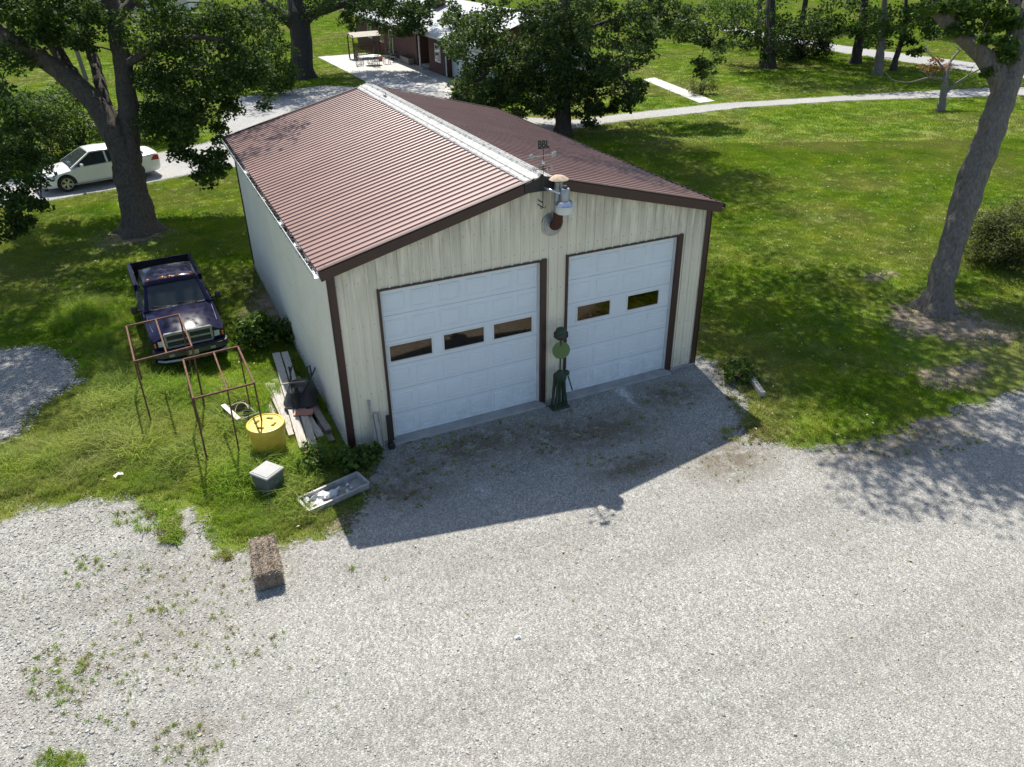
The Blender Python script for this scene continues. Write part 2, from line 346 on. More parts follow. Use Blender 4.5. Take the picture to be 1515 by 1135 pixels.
def npmesh(name, V, F, tint=None):                    # V (n,3), F (m,k) numpy arrays
    me = bpy.data.meshes.new(name); me.vertices.add(len(V)); me.vertices.foreach_set('co', np.ascontiguousarray(V, np.float32).ravel())
    k = F.shape[1]; me.loops.add(F.size); me.loops.foreach_set('vertex_index', np.ascontiguousarray(F, np.int32).ravel())
    me.polygons.add(len(F)); me.polygons.foreach_set('loop_start', np.arange(0, F.size, k, dtype=np.int32))
    me.update(calc_edges=True)
    if tint is not None:
        for nm, arr in (tint.items() if isinstance(tint, dict) else {'tint': tint}.items()):
            a = me.attributes.new(nm, 'FLOAT', 'POINT'); a.data.foreach_set('value', np.ascontiguousarray(arr, np.float32))
    return me
def vnoise(x, y, seed=0):                             # smooth value noise, vectorised
    xi, yi = np.floor(x).astype(int), np.floor(y).astype(int); fx, fy = x-xi, y-yi
    fx, fy = fx*fx*(3-2*fx), fy*fy*(3-2*fy)
    h = lambda a, b: np.modf(np.abs(np.sin(a*127.1+b*311.7+seed*74.7)*43758.5453))[0]
    return (h(xi, yi)*(1-fx)+h(xi+1, yi)*fx)*(1-fy)+(h(xi, yi+1)*(1-fx)+h(xi+1, yi+1)*fx)*fy
def fnoise(x, y, seed=0): return (vnoise(x, y, seed)+.5*vnoise(x*2.1, y*2.1, seed+1)+.25*vnoise(x*4.3, y*4.3, seed+2))/1.75
def sdf(poly, x, y):                                  # metres inside (+) or outside (-) of a polygon
    P = np.asarray(poly, float)[:, :2]; d = np.full(x.shape, 1e9); ins = np.zeros(x.shape, bool)
    for i in range(len(P)):
        a, b = P[i], P[(i+1) % len(P)]; e = b-a; L = max(e @ e, 1e-9)
        t = np.clip(((x-a[0])*e[0]+(y-a[1])*e[1])/L, 0, 1)
        d = np.minimum(d, np.hypot(x-a[0]-t*e[0], y-a[1]-t*e[1]))
        c = (a[1] > y) != (b[1] > y); ins ^= c & (x < (b[0]-a[0])*(y-a[1])/(e[1] if abs(e[1]) > 1e-9 else 1e-9)+a[0])
    return np.where(ins, d, -d)
# ================================================================== GROUND
HALF = 1500
gm = MB(); gm.add([(-HALF, -HALF, 0), (HALF, -HALF, 0), (HALF, HALF, 0), (-HALF, HALF, 0)], [(0, 1, 2, 3)])
ground = gm.build('lawn_ground', 'lawn', fix=False); ground['kind'] = 'structure'
def px(*pts): return [G(u, v)[:2] for u, v in pts]
LOT = px((-260, 800), (0, 772), (60, 748), (130, 738), (200, 740), (245, 770), (285, 735), (305, 770), (322, 812), (400, 806), (480, 796), (515, 770), (545, 735)) + \
    [np.array(p) for p in ((.15, -.5), (.15, .3), (9.0, .3), (9.3, .5), (9.75, .4))] + px((1085, 555), (1108, 590), (1098, 628), (1130, 650), (1180, 660), (1235, 656), (1300, 650), (1360, 622), (1430, 600), (1515, 575), (1700, 545)) + \
    [np.array(p) for p in ((40, -8), (40, -34), (-34, -34), (-30, 6))]
PATCH = px((-120, 520), (0, 515), (60, 512), (105, 530), (125, 565), (60, 600), (30, 650), (-10, 660), (-120, 680))
DRIVE = px((-200, 330), (-60, 312), (70, 299), (200, 276), (330, 250)) + [np.array(p) for p in ((5, 26.2), (12, 25.2), (18, 25.4))] + \
    px((850, 192), (920, 180), (1000, 172), (1100, 160), (1250, 150), (1350, 147), (1470, 143), (1620, 139), (1900, 137), (1900, 122), (1620, 127), (1470, 130), (1300, 138), (1150, 148), (1060, 153), (950, 165), (850, 177)) + \
    [np.array(p) for p in ((18.5, 31), (18.2, 41), (11, 48), (3.6, 46), (1.2, 33))] + px((60, 263), (-60, 268), (-200, 272))
ROAD = px((1060, 44), (1250, 79), (1465, 110), (1620, 128), (1900, 150), (1900, 128), (1620, 110), (1465, 96), (1250, 68), (1060, 37))
WALK = px((950, 118), (1035, 153), (1058, 150), (968, 115))
PATIO = px((470, 85), (540, 79.5)) + [np.array((20.35, 60.)), np.array((20.35, 44.))] + px((668, 138), (560, 131))
GARAGE = np.array([(0, 0), (9.14, 0), (9.14, 12.45), (0, 12.45)], float)
def sheet(name, poly, mat, res, z, margin, extra=None):
    P = np.array(poly); x0, y0 = P.min(0)-margin; x1, y1 = P.max(0)+margin
    x0, y0, x1, y1 = max(x0, -40), max(y0, -30), min(x1, 90), min(y1, 80)
    nx, ny = int((x1-x0)/res)+2, int((y1-y0)/res)+2
    X, Y = np.meshgrid(np.linspace(x0, x1, nx), np.linspace(y0, y1, ny)); x, y = X.ravel(), Y.ravel()
    c = sdf(poly, x, y)
    idx = np.arange(nx*ny).reshape(ny, nx)
    F = np.stack([idx[:-1, :-1], idx[:-1, 1:], idx[1:, 1:], idx[1:, :-1]], -1).reshape(-1, 4)
    keep = (c[F] > -margin).any(1); F = F[keep]
    used = np.unique(F); mp = np.full(nx*ny, -1); mp[used] = np.arange(len(used))
    at = {'cover': c[used]}
    if extra: at.update({k: f(x[used], y[used]) for k, f in extra.items()})
    me = npmesh(name, np.stack([x[used], y[used], np.full(len(used), z)], 1), mp[F], at)
    o = mk(name, me, mat); o['kind'] = 'structure'; return o
def blob(x, y, u, v, r, ry=None):
    c = G(u, v); ry = ry or r
    return np.clip(1.25-np.sqrt(((x-c[0])/r)**2+((y-c[1])/ry)**2), 0, 1)
def weedmap(x, y):
    s = np.zeros(x.shape)
    for u, v, r, ry in ((700, 660, 2.2, .8), (880, 640, 2.0, .8), (990, 585, 1.2, .6), (600, 720, 1.0, .7), (1080, 680, 1.2, .8), (820, 640, 1.2, .6), (100, 1000, 1.0, 1.0), (240, 940, 1.4, .8), (280, 1090, .6, .6), (230, 860, 1.6, .8), (510, 770, .4, .4), (1330, 640, 2.5, 1.0), (940, 690, 1.2, .4)):
        s = np.maximum(s, blob(x, y, u, v, r, ry)*(.35 if u < 400 else 1.0))
    return s
sheet('gravel_lot', LOT, 'gravel', .2, .018, 1.3, {'weed': weedmap})
sheet('gravel_patch', PATCH, 'gravel', .2, .018, 1.2, {'weed': lambda x, y: np.zeros(x.shape)})
sheet('driveway', DRIVE, 'gravel_drive', .35, .020, .7)
def flat(name, poly, mat, z0, z1):
    a_ = sum(p[0]*q[1]-q[0]*p[1] for p, q in zip(poly, list(poly[1:])+[poly[0]])); poly = poly if a_ > 0 else poly[::-1]
    m_ = MB(); n = len(poly); m_.add([(p[0], p[1], z) for z in (z0, z1) for p in poly], [tuple(range(n-1, -1, -1)), tuple(range(n, 2*n))]+[(i, (i+1) % n, n+(i+1) % n, n+i) for i in range(n)])
    o = m_.build(name, mat); o['kind'] = 'structure'; return o
flat('road', ROAD, 'asphalt', -.05, .008)
flat('concrete_path', WALK, 'patio_concrete', -.05, .03)
flat('concrete_patio', PATIO, 'patio_concrete', -.05, .05)
fr = [G(*p)[:2] for p in ((60, 26), (170, 27), (300, 21), (420, 18), (560, 15), (700, 12), (700, 8), (560, 11), (420, 14), (300, 17), (170, 22), (60, 21))]
flat('far_road', fr, 'asphalt', -.05, .010)
flat('far_path', [G(*p)[:2] for p in ((185, 50), (232, 43), (260, 38), (260, 35), (232, 39), (185, 46))], 'asphalt', -.05, .008)
def ring(cx, cy, rx, ry, n=14): return [np.array((cx+rx*math.cos(a)*(.8+.4*random.random()), cy+ry*math.sin(a)*(.8+.4*random.random()))) for a in [2*math.pi*i/n for i in range(n)]]
for si, (u, v, rx, ry) in enumerate(((1385, 470, 2.2, 1.3), (1300, 408, .9, .5), (200, 350, 1.8, 1.1), (1450, 490, 1.5, 1.0), (1400, 560, 1.6, .7), (385, 590, .9, .9), (400, 450, 1.0, 2.2), (510, 775, .5, .4), (365, 745, .45, .35))):
    c = G(u, v); sheet('bare_soil', ring(c[0], c[1], rx, ry), 'soil', .3, .0025+.0016*si, 1.0)
for k, (u, v, rx, ry) in enumerate(((714, 728, .22, .32), (690, 752, .30, .14), (925, 585, .25, .7))):
    c = G(u, v); sheet('chalk_spill', ring(c[0], c[1], rx, ry), 'chalk', .08, .022+.002*k, .4)
# ================================================================== GARAGE
W, L, HE, HR, HD = 9.14, 12.45, 4.36, 5.53, 3.66
DA, DB, DC, DD = .968, 4.652, 5.315, 8.286
SL = (HR-HE)/(W/2)
gar = thing('garage', 'cream metal pole garage with brown ribbed roof and two white overhead doors', 'garage', (0, 0, 0))
PITCHR = .2286
def profile(u0, u1):                                  # (u, outward offset) of a ribbed sheet: one trapezoid rib every 9 inches
    pts = [(u0, 0.0)]; n = int(round((u1-u0)/PITCHR))
    for i in range(n):
        c = u0+(i+.0)*PITCHR+.03
        for du, h in ((0, 0), (.010, .028), (.042, .028), (.052, 0)): pts.append((c+du, h))
        for k in (.10, .145):                         # two shallow stiffening beads
            for du, h in ((0, 0), (.008, .004), (.016, 0)): pts.append((c+k-.03+du+.02, h))
    pts.append((u1, 0.0)); return pts
def wallpanels(axis, a0, a1, plane, outward, top, bottoms, mat):
    n = int(round((a1-a0)/(PITCHR*4))); wd = (a1-a0)/n
    for i in range(n):
        pr = profile(a0+i*wd, a0+i*wd+PITCHR*4) if wd >= PITCHR*4-.01 else profile(a0+i*wd, a0+(i+1)*wd)
        pr = [(u-(a0+i*wd), h) for u, h in pr]; sc_ = wd/pr[-1][0]; pr = [(a0+i*wd+u*sc_, h) for u, h in pr]
        cuts = [c for c in (DA, DB, DC, DD) if bottoms and pr[0][0] < c < pr[-1][0]]
        for c in cuts:
            for k in range(len(pr)-1):
                if pr[k][0] < c < pr[k+1][0]:
                    t = (c-pr[k][0])/(pr[k+1][0]-pr[k][0]); pr.insert(k+1, (c, pr[k][1]*(1-t)+pr[k+1][1]*t)); break
        m_ = MB()
        for (u0, h0), (u1, h1) in zip(pr, pr[1:]):
            mid = (u0+u1)/2; zb = HD if bottoms and (DA < mid < DB or DC < mid < DD) else .04
            q = []
            for u, h, z in ((u0, h0, zb), (u1, h1, zb), (u1, h1, top(u1)), (u0, h0, top(u0))):
                q.append((u, plane+outward*h, z) if axis == 'x' else (plane+outward*h, u, z))
            m_.add(q, [(0, 1, 2, 3)])
        m_.build('wall_panel', mat, gar, fix=False)
gtop = lambda x: HR-.02-abs(x-W/2)*SL
wallpanels('x', 0, W, 0, -1, gtop, True, 'wall_cream')
wallpanels('x', 0, W, L, 1, gtop, False, 'wall_cream')
wallpanels('y', 0, L, 0, -1, lambda y: HE-.04, False, 'wall_side')
wallpanels('y', 0, L, W, 1, lambda y: HE-.04, False, 'wall_side')
scr = MB()                                            # screw heads along the ribs
for zr in (.55, 1.35, 2.15, 2.95, 3.9, 4.5):
    for i in range(40):
        x = i*PITCHR+.12+random.uniform(-.01, .01)
        if zr > gtop(x)-.2 or (zr < HD and (DA-.1 < x < DB+.15 or DC-.1 < x < DD+.15)): continue
        scr.box((x, -.006, zr), (.016, .014, .016))
for zr in (.5, 1.3, 2.1, 2.9, 3.7):
    for i in range(54):
        scr.box((-.006, i*PITCHR+.12, zr+random.uniform(-.01, .01)), (.014, .016, .016))
o = scr.build('wall_screws', 'galvanised', gar, fix=False); o['kind'] = 'stuff'
MB().box((W/2, L/2, -.02), (W+.1, L+.1, .2)).build('floor_slab', 'concrete', gar)
for x0, x1 in ((DA, DB), (DC, DD)): MB().box(((x0+x1)/2, -.07, .02), (x1-x0+.1, .30, .10), bev=.012).build('door_sill', 'concrete', gar)
for cx, sx in ((0, -1), (W, 1)):
    for cy, sy in ((0, -1), (L, 1)):
        m_ = MB(); m_.box((cx+sx*.030-sx*.055, cy+sy*.034, 2.2), (.16, .012, 4.34)); m_.box((cx+sx*.034, cy+sy*.030-sy*.055, 2.2), (.012, .16, 4.34))
        m_.build('corner_trim', 'brown_trim', gar)
# roof panels
OH, OHX = .16, .20
for s in (-1, 1):
    n = 14; y0, y1 = -OH, L+OH; wd = (y1-y0)/n
    for i in range(n):
        pr = profile(0, PITCHR*4); k = wd/pr[-1][0]; m_ = MB()
        c1 = W/2+s*.02; c2 = W/2+s*(W/2+OHX); z1 = HR-.004; z2 = HR-(W/2+OHX)*SL
        jit = random.uniform(-.002, .002)
        top_ = [(y0+i*wd+u*k, h*.85+.012+jit) for u, h in pr]
        vs = []
        for u, h in top_: vs += [(c1, u, z1+h), (c2, u, z2+h)]
        m_.add(vs, [(2*j, 2*j+1, 2*j+3, 2*j+2) for j in range(len(top_)-1)])
        q = [(c1, y0+i*wd, z1-.004), (c2, y0+i*wd, z2-.004), (c2, y0+(i+1)*wd, z2-.004), (c1, y0+(i+1)*wd, z1-.004)]
        m_.add(q, [(0, 1, 2, 3)]); m_.build('roof_panel', 'roof_paint', gar, fix=False)
    for yy, sy in ((-OH, -1), (L+OH, 1)):              # rake trim
        a = (W/2+s*.012, yy+sy*.008, HR-.085); b_ = (W/2+s*(W/2+OHX), yy+sy*.008, HR-.085-(W/2+OHX-.012)*SL)
        m_ = MB(); m_.bar(a, b_, .022, .20); m_.bar((a[0], a[1]-sy*.035, a[2]+.131), (b_[0], b_[1]-sy*.035, b_[2]+.131), .09, .016)
        m_.build('rake_trim', 'brown_trim', gar)
        m_ = MB(); m_.slab([(W/2+s*.02, yy, HR-.03), (W/2+s*(W/2+OHX), yy, HR-.03-(W/2+OHX)*SL), (W/2+s*(W/2+OHX), yy-sy*OH, HR-.03-(W/2+OHX)*SL), (W/2+s*.02, yy-sy*OH, HR-.03)], -.01).build('soffit', 'brown_trim', gar)
    ex = W/2+s*(W/2+OHX+.05); ez = HR-(W/2+OHX)*SL-.05
    g_ = MB()
    g_.box((ex, L/2, ez-.05), (.11, L+2*OH, .012)); g_.box((ex+s*.055, L/2, ez), (.010, L+2*OH, .11)); g_.box((ex-s*.055, L/2, ez-.012), (.010, L+2*OH, .08))
    g_.build('gutter', 'white_metal' if s < 0 else 'brown_trim', gar)
    m_ = MB(); m_.box((W/2+s*(W/2+.09), L/2, ez-.03), (.17, L+.2, .014)); m_.build('eave_soffit', 'brown_trim', gar)
    if s < 0:
        lm = MB()
        for i in range(900):
            y = random.uniform(-.1, L+.1)
            if vnoise(np.array([y*2.3]), np.array([1.0]), 4)[0] < .33: continue
            M = Matrix.Rotation(random.uniform(0, 6.3), 4, 'Z') @ Matrix.Rotation(random.uniform(-.9, .9), 4, 'X')
            lm.box((ex+random.uniform(-.05, .045), y, ez+random.uniform(-.02, .05)), (random.uniform(.03, .08), random.uniform(.02, .05), .006), M=M)
        o = lm.build('gutter_leaves', 'bark_dark', gar, fix=False); o['kind'] = 'stuff'
m_ = MB(); rc = .36                                   # ridge cap, stepped like the ribbed sheet below
vs = []; 
prof_ = [(-rc, -.005), (-rc+.03, .012), (-.25, .016), (-.235, .034), (-.20, .034), (-.185, .016), (-.05, .02), (0, .055), (.05, .02), (.185, .016), (.20, .034), (.235, .034), (.25, .016), (rc-.03, .012), (rc, -.005)]
ys = np.linspace(-OH-.02, L+OH+.02, 60)
for y in ys:
    for dx, h in prof_: vs.append((W/2+dx, y, HR-abs(dx)*SL+.040+h))
n = len(prof_)
m_.add(vs, [(i*n+j, i*n+j+1, (i+1)*n+j+1, (i+1)*n+j) for i in range(len(ys)-1) for j in range(n-1)])
m_.build('ridge_cap', 'ridge_white', gar)
MB().slab([(W/2-.40, -OH-.03, HR-.40*SL-.155), (W/2+.40, -OH-.03, HR-.40*SL-.155), (W/2+.40, -OH-.03, HR-.40*SL+.03), (W/2, -OH-.03, HR+.055), (W/2-.40, -OH-.03, HR-.40*SL+.03)], .012).build('ridge_end_plate', 'black_metal', gar)
br = MB(); br.box((W/2-.12, 10.2, HR+.06), (.05, .28, .03)); br.tube([(W/2-.12, 10.1, HR+.06), (W/2-.12, 10.1, HR+.16), (W/2-.12, 10.25, HR+.16)], .012, 6); br.build('ridge_bracket', 'galvanised', gar)
# doors
def door(x0, x1, ncol, wins, wspan):
    d = bpy.data.objects.new('garage_door', None); COL.objects.link(d); d.parent = gar; d.location = (x0, .10, 0)
    Wd = x1-x0; z0 = .075; hs = (HD-.03-z0)/6; f = .0
    for r in range(6):
        zb, zt = z0+r*hs+.004, z0+(r+1)*hs-.004; m_ = MB()
        holes = []
        if r == 3: holes = [(c-wspan/2, c+wspan/2) for c in wins]
        xs = sorted({0.0, Wd} | {a for h in holes for a in h})
        for a, b_ in zip(xs, xs[1:]):
            if any(abs(a-h[0]) < 1e-6 for h in holes):
                m_.box(((a+b_)/2, 0, zb+.045), (b_-a, .05, .09)); m_.box(((a+b_)/2, 0, zt-.045), (b_-a, .05, .09))
            else: m_.box(((a+b_)/2, 0, (zb+zt)/2), (b_-a, .05, zt-zb))
        if r != 3:
            pw = Wd/ncol
            for c in range(ncol):                     # each raised panel: moulded ring and raised field
                cx, cz, hw, hh = (c+.5)*pw, (zb+zt)/2, pw*.40, (zt-zb)*.34
                y = -.025
                def fr_(w_, h_, yy): return [(cx-w_, yy, cz-h_), (cx+w_, yy, cz-h_), (cx+w_, yy, cz+h_), (cx-w_, yy, cz+h_)]
                m_.loft([fr_(hw, hh, y-.0005), fr_(hw-.012, hh-.012, y-.014), fr_(hw-.032, hh-.032, y-.014), fr_(hw-.045, hh-.045, y-.003), fr_(hw-.075, hh-.075, y-.010)], cap=False)
                q = fr_(hw-.075, hh-.075, y-.010); m_.add(q, [(0, 1, 2, 3)])
        m_.build('door_section', 'door_white', d)
        for a, b_ in holes:
            wz0, wz1 = zb+.09, zt-.09
            fm = MB()
            for (p, q, s_) in (((a, wz0), (b_, wz0), 0), ((a, wz1), (b_, wz1), 0)): fm.box(((a+b_)/2, -.018, p[1]), (b_-a+.05, .04, .035))
            for xx in (a, b_): fm.box((xx, -.018, (wz0+wz1)/2), (.035, .04, wz1-wz0-.035))
            fm.build('window_frame', 'white_paint', d)
            MB().box(((a+b_)/2, -.004, (wz0+wz1)/2), (b_-a-.02, .012, wz1-wz0-.02)).build('window_pane', 'door_glass', d)
    MB().box((Wd/2, 0, .06), (Wd-.02, .04, .03)).build('bottom_seal', 'black_plastic', d)
    for xx in (-.0, Wd): MB().box((xx+(.03 if xx == 0 else -.03), -.052, HD/2+.02), (.055, .035, HD-.08)).build('door_stop', 'white_metal', d)
    MB().box((Wd/2, -.052, HD-.02), (Wd, .035, .05)).build('door_stop', 'white_metal', d)
    return d
door(DA, DB, 6, (.60, 1.83, 3.02), .98); door(DC, DD, 4, (.78, 2.16), .92)
for x0, x1 in ((DA, DB), (DC, DD)):
    for x, wd, yy in ((x0-.022, .05, -.02), (x1+.055, .13, -.02)): MB().box((x, .02, HD/2+.04), (wd, .15, HD+.01)).build('jamb_trim', 'brown_trim', gar)
    MB().box(((x0+x1)/2+.02, .02, HD+.015), (x1-x0+.02, .14, .035)).build('head_trim', 'brown_trim', gar)
# gable fittings ----------------------------------------------------
fx = W/2+.33
fl = thing('flue_vent', 'rusty elbow flue with round galvanised collar below the garage peak', 'flue', (fx, 0, 4.47))
MB().lathe([(.26, 0), (.26, .02), (.215, .025), (.21, .045), (.165, .05), (.16, .075), (.12, .08)], 28, (0, -.021, 0), Matrix.Rotation(math.radians(90), 4, 'X')).build('wall_collar', 'galvanised', fl, smooth=True)
arc = [(0, -.03, 0), (0, -.12, 0)]+[(0, -.12-.16*math.sin(a), .16-.16*math.cos(a)) for a in np.linspace(.2, math.pi/2, 6)]+[(0, -.28, .34)]
MB().tube(arc, .105, 16).build('elbow_pipe', 'rust_pipe', fl, smooth=True)
MB().tube([(0, -.28, .335), (0, -.28, .98)], .095, 16).build('riser_pipe', 'galvanised', fl, smooth=True)
MB().lathe([(.21, 1.03), (.19, 1.05), (.10, 1.10), (.02, 1.12)], 20, (0, -.28, 0)).build('rain_cap', 'rust_pale', fl, smooth=True)
for a in range(3): MB().bar((.085*math.cos(a*2.1), -.28+.085*math.sin(a*2.1), .95), (.12*math.cos(a*2.1), -.28+.12*math.sin(a*2.1), 1.045), .012).build('cap_strut', 'galvanised', fl)
yl = thing('yard_light', 'white and grey yard light on a short arm at the garage peak', 'lamp', (W/2+.33, -.56, 4.86))
MB().lathe([(.165, 0), (.185, .02), (.185, .16), (.17, .19)], 24).build('refractor', 'milk_plastic', yl, smooth=True)
MB().lathe([(.205, .175), (.215, .19), (.13, .27), (.10, .275)], 24).build('reflector', 'alu', yl, smooth=True)
MB().lathe([(.098, .26), (.10, .28), (.10, .50), (.085, .52)], 20).build('ballast_housing', 'galvanised', yl, smooth=True)
MB().lathe([(.045, .52), (.045, .57), (.035, .58)], 14).build('photocell', 'bumper_grey', yl, smooth=True)
MB().tube([(-.09, .02, .42), (-.22, .18, .46), (-.30, .50, .48)], .026, 10).build('arm', 'alu', yl, smooth=True)
MB().box((-.30, .515, .47), (.10, .05, .16)).build('mount_bracket', 'galvanised', yl)
cv = thing('weather_vane', 'black wrought iron weather vane with letters BBL on the ridge', 'weather vane', (W/2-.02, -.26, 4.95)); cv.scale = (.72, .72, 1)
MB().tube([(0, 0, 0), (0, 0, 1.22)], .011, 8).build('pole', 'black_metal', cv)
m_ = MB(); m_.tube([(-.10, -.01, .03), (-.06, -.01, -.02), (0, -.01, .0), (.06, -.01, -.02), (.10, -.01, .03)], .009, 6)
m_.bar((0, .01, .10), (0, .32, .10), .02); m_.bar((0, .01, .0), (0, .32, .0), .02); m_.build('wall_bracket', 'black_metal', cv)
MB().lathe([(.01, -.05), (.045, -.02), (.045, .02), (.01, .05)], 14, (0, 0, .92)).build('ball', 'alu', cv, smooth=True)
m_ = MB()
for a in (0, math.pi/2): m_.bar((-.24*math.cos(a), -.24*math.sin(a), .80), (.24*math.cos(a), .24*math.sin(a), .80), .012)
for k in range(4): m_.tube([(.10*math.cos(k*1.57+.6), .10*math.sin(k*1.57+.6), .74), (.15*math.cos(k*1.57+.6), .15*math.sin(k*1.57+.6), .86), (.03*math.cos(k*1.57+.6), .03*math.sin(k*1.57+.6), .84)], .006, 5)
m_.build('compass_arms', 'black_metal', cv)
def text(name, body, size, mat, parent, loc, rot, ext=.006):
    cu = bpy.data.curves.new(name, 'FONT'); cu.body = body; cu.size = size; cu.extrude = ext; cu.align_x = 'CENTER'; cu.align_y = 'CENTER'; cu.resolution_u = 3; cu.offset = .05*size
    t = bpy.data.objects.new(name, cu); COL.objects.link(t)
    me = bpy.data.meshes.new_from_object(t.evaluated_get(bpy.context.evaluated_depsgraph_get())); bpy.data.objects.remove(t)
    o = mk(name, me, mat, parent, loc); o.rotation_euler = rot; return o
for ch, a in (('N', math.pi/2), ('S', -math.pi/2), ('E', 0), ('W', math.pi)):
    text('compass_letter', ch, .12, 'galvanised', cv, (.27*math.cos(a), .27*math.sin(a), .80), (math.radians(90), 0, -.35))
m_ = MB(); m_.bar((-.36, 0, 1.06), (.34, .0, 1.06), .012); m_.slab([(-.46, -.004, 1.03), (-.34, -.004, 1.01), (-.30, -.004, 1.06), (-.34, -.004, 1.12), (-.44, -.004, 1.10)], -.008); m_.slab([(.26, -.004, 1.0), (.40, -.004, 1.02), (.40, -.004, 1.12), (.26, -.004, 1.10), (.31, -.004, 1.06)], -.008)
m_.build('arrow', 'galvanised', cv)
m_ = MB(); m_.bar((-.16, 0, 1.21), (.16, 0, 1.21), .014); m_.build('letter_rail', 'black_metal', cv)
t_ = text('letters', 'BBL', .20, 'black_metal', cv, (0, 0, 1.285), (math.radians(90), 0, -.25), .012)
# railway switch stand between the doors
sw = thing('switch_stand', 'dark green cast iron railway switch stand with round target between the doors', 'switch stand', (4.99, -.36, 0))
m_ = MB(); m_.box((0, 0, .03), (.46, .26, .06), bev=.01); m_.build('base_plate', 'switch_green', sw)
for sx in (-1, 1):
    for sy in (-1, 1):
        MB().tube([(sx*.16, sy*.09, .05), (sx*.11, sy*.07, .45), (sx*.09, sy*.05, .82)], [.036, .026, .032], 8).build('leg', 'switch_green', sw, smooth=True)
MB().tube([(0, 0, .06), (0, 0, .8)], .035, 10).build('spindle', 'switch_green', sw, smooth=True)
m_ = MB(); m_.lathe([(.14, .78), (.16, .82), (.16, .90), (.11, .94), (.07, 1.0), (.05, 1.02)], 18); m_.box((.16, 0, .92), (.14, .12, .10), bev=.015); m_.build('gear_housing', 'switch_green', sw, smooth=True)
MB().tube([(-.18, -.04, .86), (-.24, -.10, .55), (-.24, -.12, .20)], .02, 8).build('throw_lever', 'switch_green', sw, smooth=True)
MB().tube([(.20, 0, .88), (.30, -.08, .45)], .018, 8).build('lock_arm', 'switch_green', sw, smooth=True)
MB().tube([(0, 0, 1.0), (0, 0, 1.98)], .020, 10).build('mast', 'switch_green', sw, smooth=True)
MB().lathe([(.205, -.006), (.21, 0), (.205, .006)], 32, (0, -.03, 1.56), Matrix.Rotation(-.25, 4, 'Z') @ Matrix.Rotation(math.radians(80), 4, 'X')).build('round_target', 'target_green', sw, smooth=True)
lm = MB(); lm.lathe([(.10, 1.84), (.135, 1.87), (.135, 2.03), (.10, 2.10), (.05, 2.13)], 20); lm.build('lamp_body', 'switch_green', sw, smooth=True)
for a in (-1.95, -.4, 2.7): MB().lathe([(.068, 0), (.072, .05), (.05, .055)], 16, (.11*math.cos(a), .11*math.sin(a), 1.95), Matrix.Rotation(a+math.pi/2, 4, 'Z') @ Matrix.Rotation(math.radians(90), 4, 'X')).build('lamp_lens', 'black_plastic', sw, smooth=True)

# ================================================================== VEHICLES
def mir(half):                                        # half profile (x,z) from bottom to top centre -> closed loop
    return [(x, z) for x, z in half]+[(-x, z) for x, z in reversed(half) if x > 1e-6]
def cat(P, k):                                        # Catmull-Rom resampling along axis 0
    P = np.array(P, float); n = len(P); ts = np.linspace(0, n-1, (n-1)*k+1); out = []
    for t in ts:
        i = min(int(t), n-2); f = t-i; p0, p1, p2, p3 = P[max(i-1, 0)], P[i], P[i+1], P[min(i+2, n-1)]
        out.append(.5*((2*p1)+(-p0+p2)*f+(2*p0-5*p1+4*p2-p3)*f*f+(-p0+3*p1-3*p2+p3)*f**3))
    return np.array(out)
def soft_loft(stations, ky=4, kp=3):
    ys = cat([[y] for y, h in stations], ky)[:, 0]; H = cat([cat(h, kp).ravel() for y, h in stations], ky); n = H.shape[1]//2
    out = []
    for y, h in zip(ys, H):
        q = h.reshape(n, 2); q = [(max(a, 0.0), b) for a, b in q]; q[-1] = (0.0, q[-1][1]); out.append([(x, y, z) for x, z in [q_ if q_[0] > 1e-6 or i == n-1 else (1e-4, q_[1]) for i, q_ in enumerate(q)]]+[(-x, y, z) for x, z in reversed([q_ if q_[0] > 1e-6 else (1e-4, q_[1]) for q_ in q[:-1]])])
    return out
def loft_y(stations): return [[(x, y, z) for x, z in mir(h)] for y, h in stations]
def cut_wheels(o, ys, r, z):
    for y in ys:
        for sx in (-1, 1):
            c = MB().lathe([(r, -.32), (r, .32)], 28, (sx*.86, y, z), Matrix.Rotation(math.radians(90), 4, 'Y')).build('cutter', None, o.parent)
            md = o.modifiers.new('cut', 'BOOLEAN'); md.operation = 'DIFFERENCE'; md.object = c; md.solver = 'EXACT'
            bpy.context.view_layer.update()
            me = bpy.data.meshes.new_from_object(o.evaluated_get(bpy.context.evaluated_depsgraph_get()))
            o.modifiers.clear(); o.data = me; bpy.data.objects.remove(c)
def wheel(parent, x, y, z, r, w, spokes, side):
    e = bpy.data.objects.new('wheel', None); COL.objects.link(e); e.parent = parent; e.location = (x, y, z)
    M = Matrix.Rotation(math.radians(90)*side, 4, 'Y')
    MB().lathe([(r*.66, -w/2), (r*.92, -w/2), (r, -w*.32), (r, w*.32), (r*.92, w/2), (r*.66, w/2), (r*.64, w*.2)], 30, M=M, cap=False).build('tyre', 'tyre', e, smooth=True)
    m_ = MB(); m_.lathe([(r*.66, w*.30), (r*.67, w*.46), (r*.61, w*.46), (r*.60, w*.22)], 30, M=M, cap=False)
    MB().lathe([(r*.66, -w*.1), (r*.66, w*.05)], 24, M=M).build('brake_disc', 'car_trim', e)
    m_.lathe([(r*.14, w*.2), (r*.14, w*.44), (r*.08, w*.46)], 16, M=M)
    for k in range(spokes):
        for da in ((-.16, .16) if spokes == 5 else (0,)):
            a = 2*math.pi*k/spokes
            p = M @ Vector((r*.10*math.cos(a+da), r*.10*math.sin(a+da), w*.42)); q = M @ Vector((r*.63*math.cos(a+da*1.1), r*.63*math.sin(a+da*1.1), w*.42))
            m_.bar(p, q, r*.10, r*.07, up=(M @ Vector((0, 0, 1))))
    m_.build('rim', 'rim', e, smooth=True); return e
